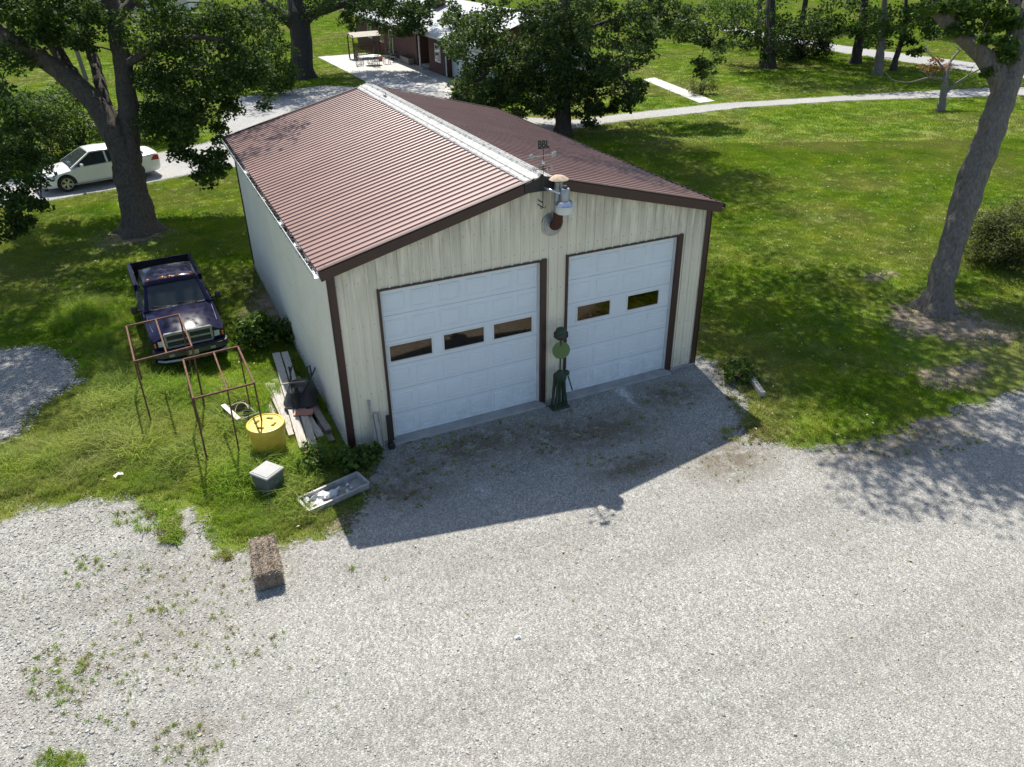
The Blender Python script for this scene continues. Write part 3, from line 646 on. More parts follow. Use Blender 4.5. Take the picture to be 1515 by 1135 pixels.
def glass(name, q, mat, parent, t=.008): return MB().slab(q, t).build(name, mat, parent)
# --- pickup truck: front faces -Y in its own space, front bumper at y=0
_f = (G(252, 548)+G(326, 528))/2
TRK = thing('pickup_truck', 'dark blue pickup truck with amber roof lights and chrome grille', 'truck', (-2.66, 5.62, 0), math.radians(3.0)); TRK.scale = (.93, .93, .93)
fs = [(.14, [(.62, .55), (.86, .58), (.93, .66), (.945, .86), (.92, .98), (.80, 1.02), (.60, 1.11), (.30, 1.17), (0, 1.18)]),
      (.32, [(.62, .46), (.90, .50), (.98, .62), (1.0, .88), (.975, 1.03), (.84, 1.07), (.64, 1.19), (.30, 1.235), (0, 1.245)]),
      (.9, [(.62, .46), (.92, .50), (1.0, .62), (1.01, .90), (.985, 1.08), (.87, 1.12), (.70, 1.255), (.30, 1.295), (0, 1.305)]),
      (1.52, [(.62, .46), (.92, .50), (1.0, .62), (1.01, .92), (.985, 1.14), (.90, 1.19), (.76, 1.30), (.30, 1.345), (0, 1.355)]),
      (1.70, [(.62, .46), (.92, .50), (1.0, .62), (1.01, .92), (.985, 1.17), (.92, 1.21), (.80, 1.26), (.30, 1.27), (0, 1.27)]),
      (3.60, [(.62, .46), (.92, .50), (1.0, .62), (1.01, .92), (.985, 1.19), (.94, 1.23), (.80, 1.24), (.30, 1.24), (0, 1.24)])]
o = MB().loft(loft_y(fs)).build('body', 'truck_blue', TRK, smooth=True); cut_wheels(o, [.95], .47, .42)
bedo = [(.62, .50), (.92, .52), (1.0, .62), (1.01, .95), (.99, 1.40), (.93, 1.42)]
for sx in (-1, 1):
    o = MB().loft([[(sx*x, y, z) for x, z in [(.60, .50), (.92, .52), (1.0, .62), (1.01, .95), (.995, 1.40), (.90, 1.42), (.885, 1.36), (.885, .72), (.60, .66)]] for y in (3.64, 5.72)]).build('bed_side', 'truck_blue', TRK, smooth=True); cut_wheels(o, [4.55], .47, .42)
MB().box((0, 4.68, .62), (1.19, 2.08, .08)).build('bed_floor', 'truck_blue', TRK); MB().box((0, 3.68, 1.02), (1.76, .05, .74)).build('bed_front_panel', 'truck_blue', TRK)
m_ = MB()
for i in range(11): m_.box((-.55+i*.11, 4.66, .67), (.05, 1.94, .02))
for sx in (-1, 1): m_.box((sx*.877, 4.68, 1.04), (.012, 1.95, .62))
m_.box((0, 4.68, .664), (1.72, 1.95, .006)); m_.box((0, 3.712, 1.04), (1.7, .01, .62)); m_.box((0, 5.66, 1.06), (1.7, .008, .62)); m_.build('bed_liner', 'black_plastic', TRK)
MB().box((0, 5.70, 1.04), (1.90, .07, .74), bev=.01).build('tailgate', 'truck_blue', TRK)
for i in range(15): MB().box((-.84+i*.12, 5.648, 1.06), (.05, .02, .6)).build('tailgate_rib', 'black_plastic', TRK)
A0, A1, B1, B0 = (.86, 1.66, 1.27), (.70, 2.28, 1.86), (.70, 3.08, 1.88), (.90, 3.18, 1.22)
rf = [(2.20, [(.66, 1.845), (.735, 1.845), (.72, 1.885), (.58, 1.915), (.3, 1.93), (0, 1.935)]), (2.40, [(.66, 1.865), (.745, 1.865), (.73, 1.91), (.58, 1.955), (.3, 1.975), (0, 1.98)]),
      (3.38, [(.66, 1.865), (.745, 1.865), (.73, 1.915), (.58, 1.955), (.3, 1.975), (0, 1.98)]), (3.56, [(.66, 1.845), (.73, 1.845), (.715, 1.88), (.58, 1.91), (.3, 1.925), (0, 1.93)])]
MB().loft(loft_y(rf)).build('cab_roof', 'truck_blue', TRK, smooth='all')
for sx in (-1, 1):
    f_ = lambda p: (p[0]*sx, p[1], p[2])
    m_ = MB(); m_.bar(f_(A0), f_(A1), .085, .07); m_.bar(f_((.93, 3.47, 1.2)), f_((.715, 3.42, 1.87)), .16, .05, up=(1, 0, 0)); m_.bar(f_((.93, 1.72, 1.235)), f_((.95, 3.57, 1.235)), .06, .05)
    m_.bar(f_((.735, 2.24, 1.865)), f_((.735, 3.52, 1.88)), .05, .06); m_.build('pillar', 'truck_blue', TRK, smooth=True)
    q = [f_((.915, 1.82, 1.25)), f_((.935, 3.40, 1.25)), f_((.735, 3.37, 1.85)), f_((.725, 2.32, 1.84))]
    glass('side_window', q, 'glass_car', TRK)
    d_ = MB().box((sx*1.008, 2.42, .89), (.016, 1.26, .62), bev=.006).build('door', 'truck_blue', TRK)
    MB().box((sx*1.022, 2.9, 1.08), (.02, .16, .04)).build('handle', 'black_plastic', d_)
    m_ = MB(); m_.tube([f_((.96, 1.86, 1.27)), f_((1.16, 1.82, 1.30))], .025, 6); m_.box(f_((1.16, 1.80, 1.34)), (.17, .08, .22), bev=.03); m_.build('mirror', 'black_plastic', TRK)
    MB().loft([[(sx*.66, y, .80), (sx*.93, y+.05, .80), (sx*.925, y+.05, .95), (sx*.68, y, .97)] for y in (.145, .11)]).build('headlight', 'lamp_clear', TRK)
    MB().box((sx*.90, .14, .87), (.05, .09, .13), bev=.01).build('turn_signal', 'amber', TRK)
    MB().bar((sx*.86, .55, 1.105), (sx*.90, 1.5, 1.205), .012, .008).build('hood_seam', 'car_trim', TRK)
glass('windshield', [(-.80, 1.665, 1.30), (.80, 1.665, 1.30), (.665, 2.235, 1.85), (-.665, 2.235, 1.85)], 'glass_car', TRK)
MB().bar((-.72, 2.20, 1.862), (.72, 2.20, 1.862), .05, .05).build('windshield_header', 'truck_blue', TRK)
glass('rear_window', [(.72, 3.60, 1.28), (-.72, 3.60, 1.28), (-.62, 3.54, 1.82), (.62, 3.54, 1.82)], 'glass_car', TRK)
MB().box((0, 1.63, 1.305), (1.5, .12, .03)).build('cowl', 'black_plastic', TRK)
for x0 in (-.15, .55): MB().bar((x0, 1.635, 1.335), (x0-.55, 1.70, 1.375), .02, .02).build('wiper', 'black_plastic', TRK)
for x, y in ((-.60, 2.38), (-.20, 2.32), (0, 2.31), (.20, 2.32), (.60, 2.38)): MB().lathe([(.055, 0), (.05, .04), (.02, .06)], 12, (x, y, 1.955 if abs(x) < .3 else 1.925)).build('roof_light', 'amber', TRK, smooth=True)
# grille: chrome surround and cross over a dark opening
MB().slab([(-.60, .125, .76), (.60, .125, .76), (.58, .125, 1.13), (-.58, .125, 1.13)], -.02).build('grille_opening', 'car_trim', TRK)
m_ = MB(); m_.bar((-.62, .10, 1.14), (.62, .10, 1.14), .08, .07); m_.bar((-.62, .10, .755), (.62, .10, .755), .06, .05); m_.bar((0, .09, .76), (0, .09, 1.13), .06, .06, up=(0, 1, 0)); m_.bar((-.60, .09, .945), (.60, .09, .945), .05, .05)
for sx in (-1, 1): m_.bar((sx*.61, .10, .75), (sx*.61, .10, 1.14), .06, .06, up=(0, 1, 0))
m_.build('grille', 'chrome', TRK)
for z in (.83, .89, 1.0, 1.06): MB().bar((-.58, .105, z), (.58, .105, z), .02, .02).build('grille_slat', 'bumper_grey', TRK)
bp = [(-1.0, .22), (-.96, .06), (-.80, -.02), (-.4, -.07), (0, -.08), (.4, -.07), (.80, -.02), (.96, .06), (1.0, .22)]
MB().loft([[(x, y, .50), (x, y-.05, .53), (x, y-.05, .66), (x, y, .70), (x*.96, y+.10, .70), (x*.96, y+.10, .50)] for x, y in bp]).build('front_bumper', 'bumper_grey', TRK, smooth=True)
MB().loft([[(x*1.01, y-.06, .685), (x*1.01, y-.06, .705), (x*.97, y+.10, .715), (x*.97, y+.10, .69)] for x, y in bp]).build('bumper_cap', 'black_plastic', TRK)
MB().tube([(-.92, -.05, .47), (-.75, -.16, .46), (-.3, -.22, .45), (.3, -.22, .45), (.75, -.16, .46), (.92, -.05, .47)], .035, 8).build('push_bar', 'chrome', TRK, smooth=True)
MB().box((.0, -.145, .58), (.31, .012, .14)).build('plate_holder', 'galvanised', TRK)
for sx in (-1, 1): MB().box((sx*.55, -.125, .60), (.14, .02, .08)).build('tow_hook', 'chrome', TRK)
MB().box((0, 5.82, .55), (1.85, .16, .18), bev=.02).build('rear_bumper', 'bumper_grey', TRK)
m_ = MB(); m_.box((0, 2.9, .48), (1.15, 5.3, .14)); m_.build('chassis', 'car_trim', TRK)
for sx in (-1, 1):
    for y in (.95, 4.55): wheel(TRK, sx*.86, y, .40, .40, .25, 8, sx)
# --- white sedan: front faces -Y in its own space
_a, _b = G(103, 284), G(225, 262.5)
ang = math.atan2(_b[1]-_a[1], _b[0]-_a[0])
CARP = _a+np.array((0, 0, 0))
CAR = thing('sedan_car', 'white four door sedan parked on the gravel drive', 'car', (CARP[0], CARP[1], .004), ang-math.pi/2)
# local origin under the left front wheel's contact; x=0 is the outer left face, so shift body by cx
CX = -.80; CY = -.95
def C(y, h): return [(x, y, z) for x, z in mir(h)]
cs = [(0.0, [(.30, .32), (.48, .32), (.55, .42), (.55, .54), (.48, .62), (.25, .65), (0, .655)]),
      (.10, [(.45, .23), (.66, .25), (.74, .40), (.74, .57), (.65, .67), (.33, .71), (0, .72)]),
      (.35, [(.58, .20), (.80, .23), (.87, .42), (.865, .63), (.77, .735), (.38, .79), (0, .80)]),
      (.75, [(.62, .20), (.85, .23), (.912, .43), (.905, .70), (.82, .80), (.42, .86), (0, .87)]),
      (1.25, [(.62, .20), (.86, .23), (.918, .44), (.905, .77), (.84, .87), (.45, .935), (0, .945)]),
      (1.55, [(.62, .20), (.86, .23), (.915, .44), (.905, .82), (.86, .91), (.45, .955), (0, .96)]),
      (2.60, [(.62, .20), (.86, .23), (.918, .46), (.915, .85), (.87, .94), (.45, .975), (0, .975)]),
      (3.60, [(.62, .20), (.86, .23), (.918, .48), (.912, .88), (.86, .975), (.45, 1.0), (0, 1.0)]),
      (4.20, [(.62, .21), (.86, .25), (.915, .50), (.90, .91), (.81, 1.01), (.45, 1.05), (0, 1.055)]),
      (4.60, [(.60, .25), (.80, .28), (.865, .50), (.85, .90), (.75, 1.01), (.45, 1.065), (0, 1.075)]),
      (4.76, [(.52, .30), (.72, .33), (.80, .50), (.79, .86), (.69, .96), (.42, 1.01), (0, 1.02)]),
      (4.83, [(.40, .36), (.56, .38), (.66, .50), (.66, .80), (.58, .88), (.36, .92), (0, .925)])]
o = MB().loft(soft_loft(cs, 3, 2)).build('body', 'car_white', CAR, (0, 0, 0), smooth=True); cut_wheels(o, [.95, 3.68], .385, .345)
CB = [o]
rf = [(2.05, [(.50, 1.385), (.60, 1.385), (.58, 1.41), (.35, 1.43), (0, 1.435)]), (2.5, [(.50, 1.40), (.63, 1.40), (.60, 1.435), (.35, 1.46), (0, 1.465)]), (3.1, [(.50, 1.38), (.62, 1.38), (.59, 1.42), (.35, 1.445), (0, 1.45)]), (3.42, [(.50, 1.33), (.58, 1.33), (.56, 1.355), (.35, 1.38), (0, 1.385)])]
CB.append(MB().loft(soft_loft(rf, 3, 2)).build('roof', 'car_white', CAR, smooth='all'))
CB.append(MB().box((0, 2.72, 1.392), (.5, .8, .1)).build('headliner', 'interior', CAR))
CB.append(glass('windshield', [(-.78, 1.22, .945), (.78, 1.22, .945), (.585, 2.10, 1.405), (-.585, 2.10, 1.405)], 'glass_car', CAR))
CB.append(glass('rear_window', [(.72, 4.22, 1.06), (-.72, 4.22, 1.06), (-.56, 3.38, 1.375), (.56, 3.38, 1.375)], 'glass_car', CAR))
for sx in (-1, 1):
    f_ = lambda p: (p[0]*sx, p[1], p[2])
    for q in ([(.868, 1.46, .93), (.878, 2.62, .955), (.65, 2.62, 1.395), (.635, 2.12, 1.375)], [(.878, 2.70, .955), (.868, 3.68, .985), (.61, 3.36, 1.33), (.645, 2.70, 1.395)]):
        CB.append(glass('side_window', [f_(p) for p in q], 'glass_car', CAR))
    for a, b_, w_ in (((.85, 1.24, .915), (.61, 2.10, 1.395), .055), ((.87, 2.66, .95), (.645, 2.66, 1.40), .07), ((.83, 4.12, 1.02), (.58, 3.36, 1.355), .12), ((.61, 2.08, 1.395), (.645, 2.6, 1.41), .04), ((.645, 2.6, 1.41), (.59, 3.40, 1.35), .04)):
        CB.append(MB().bar(f_(a), f_(b_), w_, .05).build('pillar', 'car_white', CAR))
    for y0, y1 in ((1.50, 2.62), (2.66, 3.55)):
        d_ = MB().box((sx*.913, (y0+y1)/2, .62), (.012, y1-y0-.02, .50), bev=.004).build('door', 'car_white', CAR); CB.append(d_)
        MB().box((sx*.925, y1-.16, .80), (.02, .17, .03)).build('handle', 'car_white', d_)
    CB.append(MB().box((sx*.912, 2.3, .28), (.02, 2.3, .05)).build('sill_moulding', 'chrome', CAR))
    m_ = MB(); m_.tube([f_((.84, 1.66, .96)), f_((.95, 1.66, .98))], .02, 6); m_.box(f_((1.0, 1.64, 1.0)), (.15, .12, .13), bev=.03); CB.append(m_.build('mirror', 'car_white', CAR))
    CB.append(MB().loft([[f_((.50+k*.0, y, .56)), f_((.80, y+.28, .58)), f_((.79, y+.30, .70)), f_((.50, y+.05, .67))] for k, y in ((0, .13), (0, .08))]).build('headlight', 'lamp_clear', CAR))
    CB.append(MB().box(f_((.66, .10, .36)), (.20, .10, .11), rz=sx*.5, bev=.02).build('fog_lamp', 'car_trim', CAR))
    CB.append(MB().slab([f_((.895, 4.40, .74)), f_((.815, 4.75, .72)), f_((.80, 4.73, .93)), f_((.862, 4.56, .93))], .03*sx).build('tail_light', 'tail_red', CAR))
    for y in (.95, 3.68): CB.append(wheel(CAR, sx*.805, y, .340, .340, .215, 5, sx))
m_ = MB(); m_.box((0, .02, .50), (.9, .08, .16), bev=.02); CB.append(m_.build('grille', 'chrome', CAR))
CB.append(MB().box((0, 2.4, .24), (1.2, 4.2, .12)).build('underbody', 'car_trim', CAR))
for ob in CB: ob.location = (ob.location[0]-CX*-1 if False else ob.location[0]+.0, ob.location[1]+CY, ob.location[2])
# move so that the wheel facing the camera stands on its pixel
Rz = Matrix.Rotation(ang-math.pi/2, 3, 'Z'); off = Rz @ Vector((.90, 0, 0)); CAR.location = (CARP[0]-off.x if off.y < 0 else CARP[0]+off.x, CARP[1]-off.y if off.y < 0 else CARP[1]+off.y, .006)
CAR.scale = (1.08, 1.08, 1.08)
# ================================================================== THINGS BESIDE THE GARAGE
def rack(top, legs, h, label):
    # top: four corner pixels at height h, legs reach the ground below
    c = [G(u, v, h) for u, v in top]; o0 = sum(c)/4; base = np.array((o0[0], o0[1], 0))
    t = thing('steel_rack', label, 'rack', base); c = [p-base for p in c]
    for i in range(4): MB().bar(c[i], c[(i+1) % 4], .036, .036).build('top_rail', 'rust_steel', t)
    a, b_ = (c[0]*.45+c[1]*.55), (c[3]*.45+c[2]*.55); MB().bar(a, b_, .034, .034).build('cross_rail', 'rust_steel', t)
    for p in c+([b_] if legs else []):
        d = np.array((p[0], p[1], 0.0))+rng.uniform(-.04, .04, 3)*np.array((1, 1, 0)); MB().bar(p, d, .032, .032).build('leg', 'rust_steel', t)
    a2, b2 = c[0]*.35+c[1]*.0, 0
    return t
rack([(187, 483), (265, 465), (284, 513), (199, 535)], False, 1.75, 'rusty steel frame rack standing over the bumper of the blue pickup')
rack([(271, 532), (352, 513), (376, 567), (286, 590)], True, 1.75, 'rusty steel frame rack standing beside the yellow drum')
# yellow drum
dp = G(400, 668); DR = thing('overpack_drum', 'large yellow plastic drum with screw lid in the grass', 'drum', (dp[0], dp[1]-.12, 0), .4)
MB().lathe([(.30, 0), (.33, .02), (.355, .30), (.375, .62), (.36, .64), (.36, .68), (.37, .69)], 36).build('drum_body', 'drum_yellow', DR, smooth=True)
MB().lathe([(.405, .67), (.41, .69), (.41, .79), (.395, .82), (.36, .825), (.35, .81), (.02, .815)], 36).build('screw_lid', 'drum_yellow', DR, smooth=True)
for k in range(4): MB().box((.20*math.cos(k*1.57+.5), .20*math.sin(k*1.57+.5), .83), (.11, .035, .035), rz=k*1.57+.5+1.57, bev=.01).build('lid_lug', 'drum_yellow', DR)
for k in range(4): MB().box((.20*math.cos(k*1.57+.5), .20*math.sin(k*1.57+.5), .818), (.14, .065, .012), rz=k*1.57+.5+1.57).build('lug_recess', 'drum_mark', DR)
MB().lathe([(.362, .50), (.372, .51), (.372, .53), (.364, .54)], 36).build('hoop', 'drum_yellow', DR, smooth=True)
MB().box((-.02, -.363, .40), (.10, .012, .012)).build('scuff_mark', 'drum_mark', DR)
# grey box
bp_ = G(402, 735); BX = thing('storage_box', 'square grey metal box with flat lid in front of the drum', 'box', (bp_[0]+.02, bp_[1]+.22, 0), .62)
MB().box((0, 0, .24), (.44, .44, .48), bev=.012).build('box_body', 'box_dark', BX); MB().box((0, 0, .50), (.50, .50, .05), bev=.012).build('lid', 'box_grey', BX)
MB().box((0, 0, .529), (.42, .42, .012), bev=.005).build('lid_panel', 'box_grey', BX); MB().box((0, -.225, .30), (.10, .02, .05)).build('latch', 'galvanised', BX)
# tray with broken stone
t1, t2 = G(462, 752), G(532, 722); tc = (t1+t2)/2; ta = math.atan2(t2[1]-t1[1], t2[0]-t1[0])+.03
TR = thing('metal_tray', 'long shallow grey metal tray at the garage corner', 'tray', (tc[0]-.02, tc[1]+.06, .01), ta)
MB().box((0, 0, .02), (1.30, .46, .02)).build('tray_floor', 'tray_metal', TR)
for sy in (-1, 1): MB().box((0, sy*.235, .07), (1.34, .025, .13)).build('tray_side', 'tray_metal', TR); MB().box((0, sy*.25, .138), (1.38, .05, .015)).build('tray_rim', 'tray_metal', TR)
for sx in (-1, 1): MB().box((sx*.66, 0, .07), (.025, .445, .13)).build('tray_end', 'tray_metal', TR); MB().box((sx*.68, 0, .138), (.05, .45, .017)).build('tray_rim', 'tray_metal', TR)
def chunk(name, loc, s, mat, label, cat, grp, flat_=1.0):
    bm = bmesh.new()
    for i in range(11):
        v = Vector(rng.normal(size=3)).normalized(); bm.verts.new((v.x*s*random.uniform(.8, 1.2), v.y*s*random.uniform(.6, 1.0), v.z*s*.6*flat_))
    bmesh.ops.convex_hull(bm, input=bm.verts[:]); me = bpy.data.meshes.new(name); bm.to_mesh(me); bm.free()
    o = mk(name, me, mat, None, tuple(loc), random.uniform(0, 6)); tag(o, label, cat, grp); return o
for i in range(18):
    lx, ly = random.uniform(-.55, .12), random.uniform(-.17, .17); a = TR.rotation_euler.z; s = random.uniform(.07, .13)
    chunk('stone_chunk', (TR.location.x+lx*math.cos(a)-ly*math.sin(a), TR.location.y+lx*math.sin(a)+ly*math.cos(a), .05+s*.45), s, 'stone_white', 'broken white stone lying in the metal tray', 'stone', 'white stones in the tray')
for i in range(4):
    lx, ly = random.uniform(.2, .5), random.uniform(-.15, .15); a = TR.rotation_euler.z
    chunk('stone_chunk', (TR.location.x+lx*math.cos(a)-ly*math.sin(a), TR.location.y+lx*math.sin(a)+ly*math.cos(a), .07), .05, 'stone_white', 'broken white stone lying in the metal tray', 'stone', 'white stones in the tray')
# straw bale
q = [G(u, v) for u, v in ((383, 880), (421, 862))]; ba = math.atan2(q[1][1]-q[0][1], q[1][0]-q[0][0])
bc = (G(376, 862)+G(420, 855))/2
BL = thing('straw_bale', 'weathered grey brown straw bale lying on the gravel', 'bale', (bc[0]+.03, bc[1]+.28, .016), math.radians(-3)); BL.scale = (.90, 1.0, .95)
bm = bmesh.new(); bmesh.ops.create_cube(bm, size=1); bmesh.ops.scale(bm, vec=(.50, 1.02, .38), verts=bm.verts); bmesh.ops.translate(bm, vec=(0, 0, .19), verts=bm.verts)
bmesh.ops.bevel(bm, geom=bm.edges[:], offset=.055, segments=3, profile=.6, affect='EDGES'); bmesh.ops.subdivide_edges(bm, edges=bm.edges[:], cuts=5, use_grid_fill=True)
for v in bm.verts:
    n_ = mnoise.noise(v.co*9)*.022+mnoise.noise(v.co*30)*.012; g = -.022*math.exp(-((abs(v.co.x)-.12)/.02)**2) if v.co.z > .3 else 0
    d = Vector((v.co.x, v.co.y*.4, v.co.z-.19)).normalized(); v.co += d*(n_+g) if v.co.z > .02 else Vector((d.x, d.y, 0))*n_
me = bpy.data.meshes.new('straw_block'); bm.to_mesh(me); bm.free(); mk('straw_block', me, 'straw', BL, smooth=True)
m_ = MB()
for i in range(2600):
    f = random.random()
    if f < .55: p = Vector((random.uniform(-.24, .24), random.uniform(-.5, .5), .375))
    elif f < .75: p = Vector((random.uniform(-.24, .24), random.choice((-.51, .51)), random.uniform(.02, .36)))
    else: p = Vector((random.choice((-.25, .25)), random.uniform(-.5, .5), random.uniform(.02, .36)))
    d = Vector((random.gauss(0, 1), random.gauss(0, .5), random.gauss(0, .45))).normalized()*random.uniform(.03, .10)
    p += Vector((p.x*.02, p.y*.02, random.uniform(-.01, .015))); s_ = Vector((random.gauss(0, 1), random.gauss(0, 1), random.gauss(0, 1))).cross(d).normalized()*.0045
    m_.add([p-d/2-s_, p-d/2+s_, p+d/2+s_, p+d/2-s_], [(0, 1, 2, 3)])
o = m_.build('loose_straw', 'straw_light', BL, fix=False); o['kind'] = 'stuff'
for sx in (-1, 1): MB().tube([(sx*.12, -.52, .02), (sx*.12, -.52, .36), (sx*.12, -.46, .382), (sx*.12, .46, .382), (sx*.12, .52, .36), (sx*.12, .52, .02)], .005, 5).build('twine', 'bark_dark', BL)
# planks beside the wall
def plank(a, b_, z, w_, t, mat, label, grp='weathered planks stacked along the side wall'):
    a, b_ = np.array(a), np.array(b_); c = (a+b_)/2; d = b_-a; Lg = float(np.hypot(d[0], d[1])); m_ = MB()
    xs = np.linspace(-Lg/2, Lg/2, 7); wob = [random.uniform(-.012, .012) for _ in xs]; sg = random.uniform(-.015, .01)
    m_.loft([[(-w_/2+wb, x, sg*(1-(2*x/Lg)**2)), (w_/2+wb, x, sg*(1-(2*x/Lg)**2)), (w_/2+wb, x, t+sg*(1-(2*x/Lg)**2)), (-w_/2+wb, x, t+sg*(1-(2*x/Lg)**2))] for x, wb in zip(xs, wob)])
    o = m_.build('plank', mat, None, (c[0], c[1], z), math.atan2(d[1], d[0])-math.pi/2); tag(o, label, 'plank', grp); return o
LB = 'short weathered grey plank in the stack beside the wall'
LA = 'long pale plank laid on top of the stack beside the wall'
for (p, q, z, w_, mt) in (((400, 570), (428, 640), .02, .14, 'old_wood_dark'), ((415, 568), (446, 648), .02, .15, 'old_wood'), ((440, 560), (492, 655), .02, .15, 'old_wood_dark'), ((455, 575), (480, 640), .02, .16, 'old_wood_dark'), ((396, 572), (424, 630), .07, .13, 'old_wood'), ((408, 566), (438, 640), .07, .14, 'old_wood')):
    plank(G(*p), G(*q), z, w_, .045, mt, LB)
for (p, q, z, w_, mt) in (((452, 618), (476, 655), .13, .16, 'old_wood'), ((463, 610), (488, 645), .13, .15, 'old_wood_dark'), ((440, 625), (462, 660), .075, .17, 'old_wood')):
    plank(G(*p), G(*q), z, w_, .05, mt, LB)
for (p, q, z, w_, mt) in (((392, 585), (414, 645), .02, .12, 'old_wood'), ((404, 575), (432, 652), .115, .12, 'old_wood'), ((425, 560), (455, 640), .075, .15, 'old_wood_dark'), ((447, 640), (468, 672), .125, .15, 'old_wood')):
    plank(G(*p), G(*q), z, w_, .045, mt, 'short pale plank on the drum side of the plank stack' if p[0] < 410 else LB)
plank(G(409, 524, .2), G(450, 664, .2), .20, .19, .045, 'old_wood', LA); plank(G(421, 520, .25), G(464, 660, .2), .20, .17, .045, 'old_wood', LA)
# overturned wheelbarrow on the planks
wp = G(446, 590, .25); WB = thing('wheelbarrow', 'overturned black wheelbarrow lying on the plank stack', 'wheelbarrow', (wp[0], wp[1]+.05, .25), math.radians(-20))
def tubsec(sx, sy, z, dy=0):
    return [(sx*math.copysign(abs(math.cos(a))**.55, math.cos(a)), dy+sy*math.copysign(abs(math.sin(a))**.55, math.sin(a)), z) for a in np.linspace(0, 2*math.pi, 28, endpoint=False)]
MB().loft([tubsec(.37, .48, .0), tubsec(.385, .495, .015), tubsec(.36, .465, .03), tubsec(.31, .40, .18, .03), tubsec(.26, .33, .30, .06), tubsec(.20, .27, .335, .07)]).build('tub', 'black_plastic', WB, smooth=True)
for sx in (-1, 1):
    MB().tube([(sx*.30, .98, .36), (sx*.28, .6, .38), (sx*.22, .1, .37), (sx*.12, -.42, .36)], .020, 8).build('handle', 'black_metal', WB, smooth=True)
    MB().tube([(sx*.25, .42, .38), (sx*.25, .38, .66), (sx*.20, .30, .68), (sx*.20, .20, .38)], .017, 8).build('leg', 'black_metal', WB, smooth=True)
MB().lathe([(.08, -.05), (.16, -.05), (.185, -.02), (.185, .02), (.16, .05), (.08, .05)], 20, (0, -.50, .38), Matrix.Rotation(math.radians(90), 4, 'Y')).build('wheel', 'tyre', WB, smooth=True)
st = G(430, 572, .5); o = MB().bar((-.26, .03, 0), (.30, -.06, .03), .035, .02).build('wood_stick', 'straw_light', None, (wp[0]-.12, wp[1]+.18, .625), -.15); tag(o, 'thin pale stick lying across the overturned wheelbarrow', 'stick')
pk = G(446, 601, .24); o = MB().box((0, 0, 0), (.44, .26, .02), bev=.004).build('pink_board', 'pink_sheet', None, (pk[0]-.02, pk[1]-.33, .262), -.35); tag(o, 'faded pink sheet of board under the overturned wheelbarrow', 'board')
# small open box of boards with a pot and hose
cb = G(360, 622); CRB = thing('board_frame', 'open wooden frame with a white top board in the grass', 'frame', (cb[0], cb[1]+.1, 0), .28)
MB().box((-.24, 0, .13), (.05, .86, .26)).build('side_board', 'old_wood_dark', CRB); MB().box((-.24, .0, .275), (.11, .86, .03)).build('cap_board', 'white_board', CRB)
MB().box((.02, -.42, .13), (.50, .04, .26)).build('end_board', 'old_wood_dark', CRB); MB().box((.26, .08, .08), (.04, .8, .16)).build('side_board', 'old_wood_dark', CRB); MB().box((.02, .42, .10), (.50, .04, .20)).build('end_board', 'old_wood_dark', CRB)
o = MB().lathe([(.06, 0), (.085, .14), (.095, .15), (.08, .15), (.06, .02)], 18).build('plant_pot', 'black_plastic', None, (cb[0]+.10, cb[1]+.05, .02), smooth=True); tag(o, 'small black plastic pot inside the wooden frame', 'pot')
o = MB().tube([(.14*math.cos(a)*1.1, .24*math.sin(a), .10+.12*math.sin(a*1.0+.4)) for a in np.linspace(0, 5.4, 26)], .012, 6).build('hose', 'hose_yellow', None, (cb[0]+.02, cb[1]+.17, .03), smooth=True); tag(o, 'pale yellow hose loop inside the wooden frame', 'hose')
# channel, post, timber and litter
o = MB(); 
for a, s_ in (((0, 0), (.12, .012)), ((-.055, -.025), (.012, .05)), ((.055, -.025), (.012, .05))): o.box((a[0], a[1], .45), (s_[0], s_[1], .9))
cp = G(568, 682); o = o.build('steel_channel', 'galvanised', None, (.62, -.26, .01), .1); o.rotation_euler = (math.radians(-12), 0, .1); tag(o, 'grey steel channel leaning against the wall beside the left door', 'channel')
o = MB().box((0, 0, .62), (.05, .05, 1.24)).build('leaning_pole', 'tray_metal', None, (.50, -.27, .01)); o.rotation_euler = (math.radians(-11), 0, 0); tag(o, 'thin grey pole leaning on the wall behind the steel channel', 'pole')
bk = MB(); bk.box((0, 0, .42), (.10, .06, .84), bev=.01); bk.box((0, -.05, .08), (.14, .14, .16), bev=.02)
o = bk.build('black_post', 'black_metal', None, (.84, -.20, .0)); tag(o, 'short black post standing at the foot of the door jamb', 'post')
tp = G(1122, 576); o = MB().box((0, 0, .07), (.13, .95, .14), bev=.012).build('landscape_timber', 'old_wood', None, (tp[0], tp[1]+.1, .0), -.35); tag(o, 'grey timber edging piece lying where the gravel meets the lawn', 'timber')
for (u, v, s) in ((177, 707, .09), (767, 946, .035)):
    p = G(u, v); mm = MB(); n = 9
    V = [(s*(i % 3-1)*random.uniform(.7, 1.3), s*(i//3-1)*random.uniform(.5, 1), random.uniform(.01, .07)) for i in range(9)]
    mm.add(V, [(0, 1, 4, 3), (1, 2, 5, 4), (3, 4, 7, 6), (4, 5, 8, 7)]); o = mm.build('paper_scrap', 'paper', None, (p[0], p[1], .06 if s > .05 else .01)); tag(o, 'crumpled white paper scrap lying in the long grass' if s > .05 else 'tiny white paper scrap lying on the open gravel', 'litter')
# ================================================================== HOUSE AND PATIO
HX = 20.4; HO = thing('brick_house', 'red brick house with pale metal roof beyond the patio', 'house', (HX, 58, 0))
def hbox(name, x0, x1, y0, y1, z0, z1, mat, parent=None): return MB().box(((x0+x1)/2, (y0+y1)/2, (z0+z1)/2), (x1-x0, y1-y0, z1-z0)).build(name, mat, parent or HO)
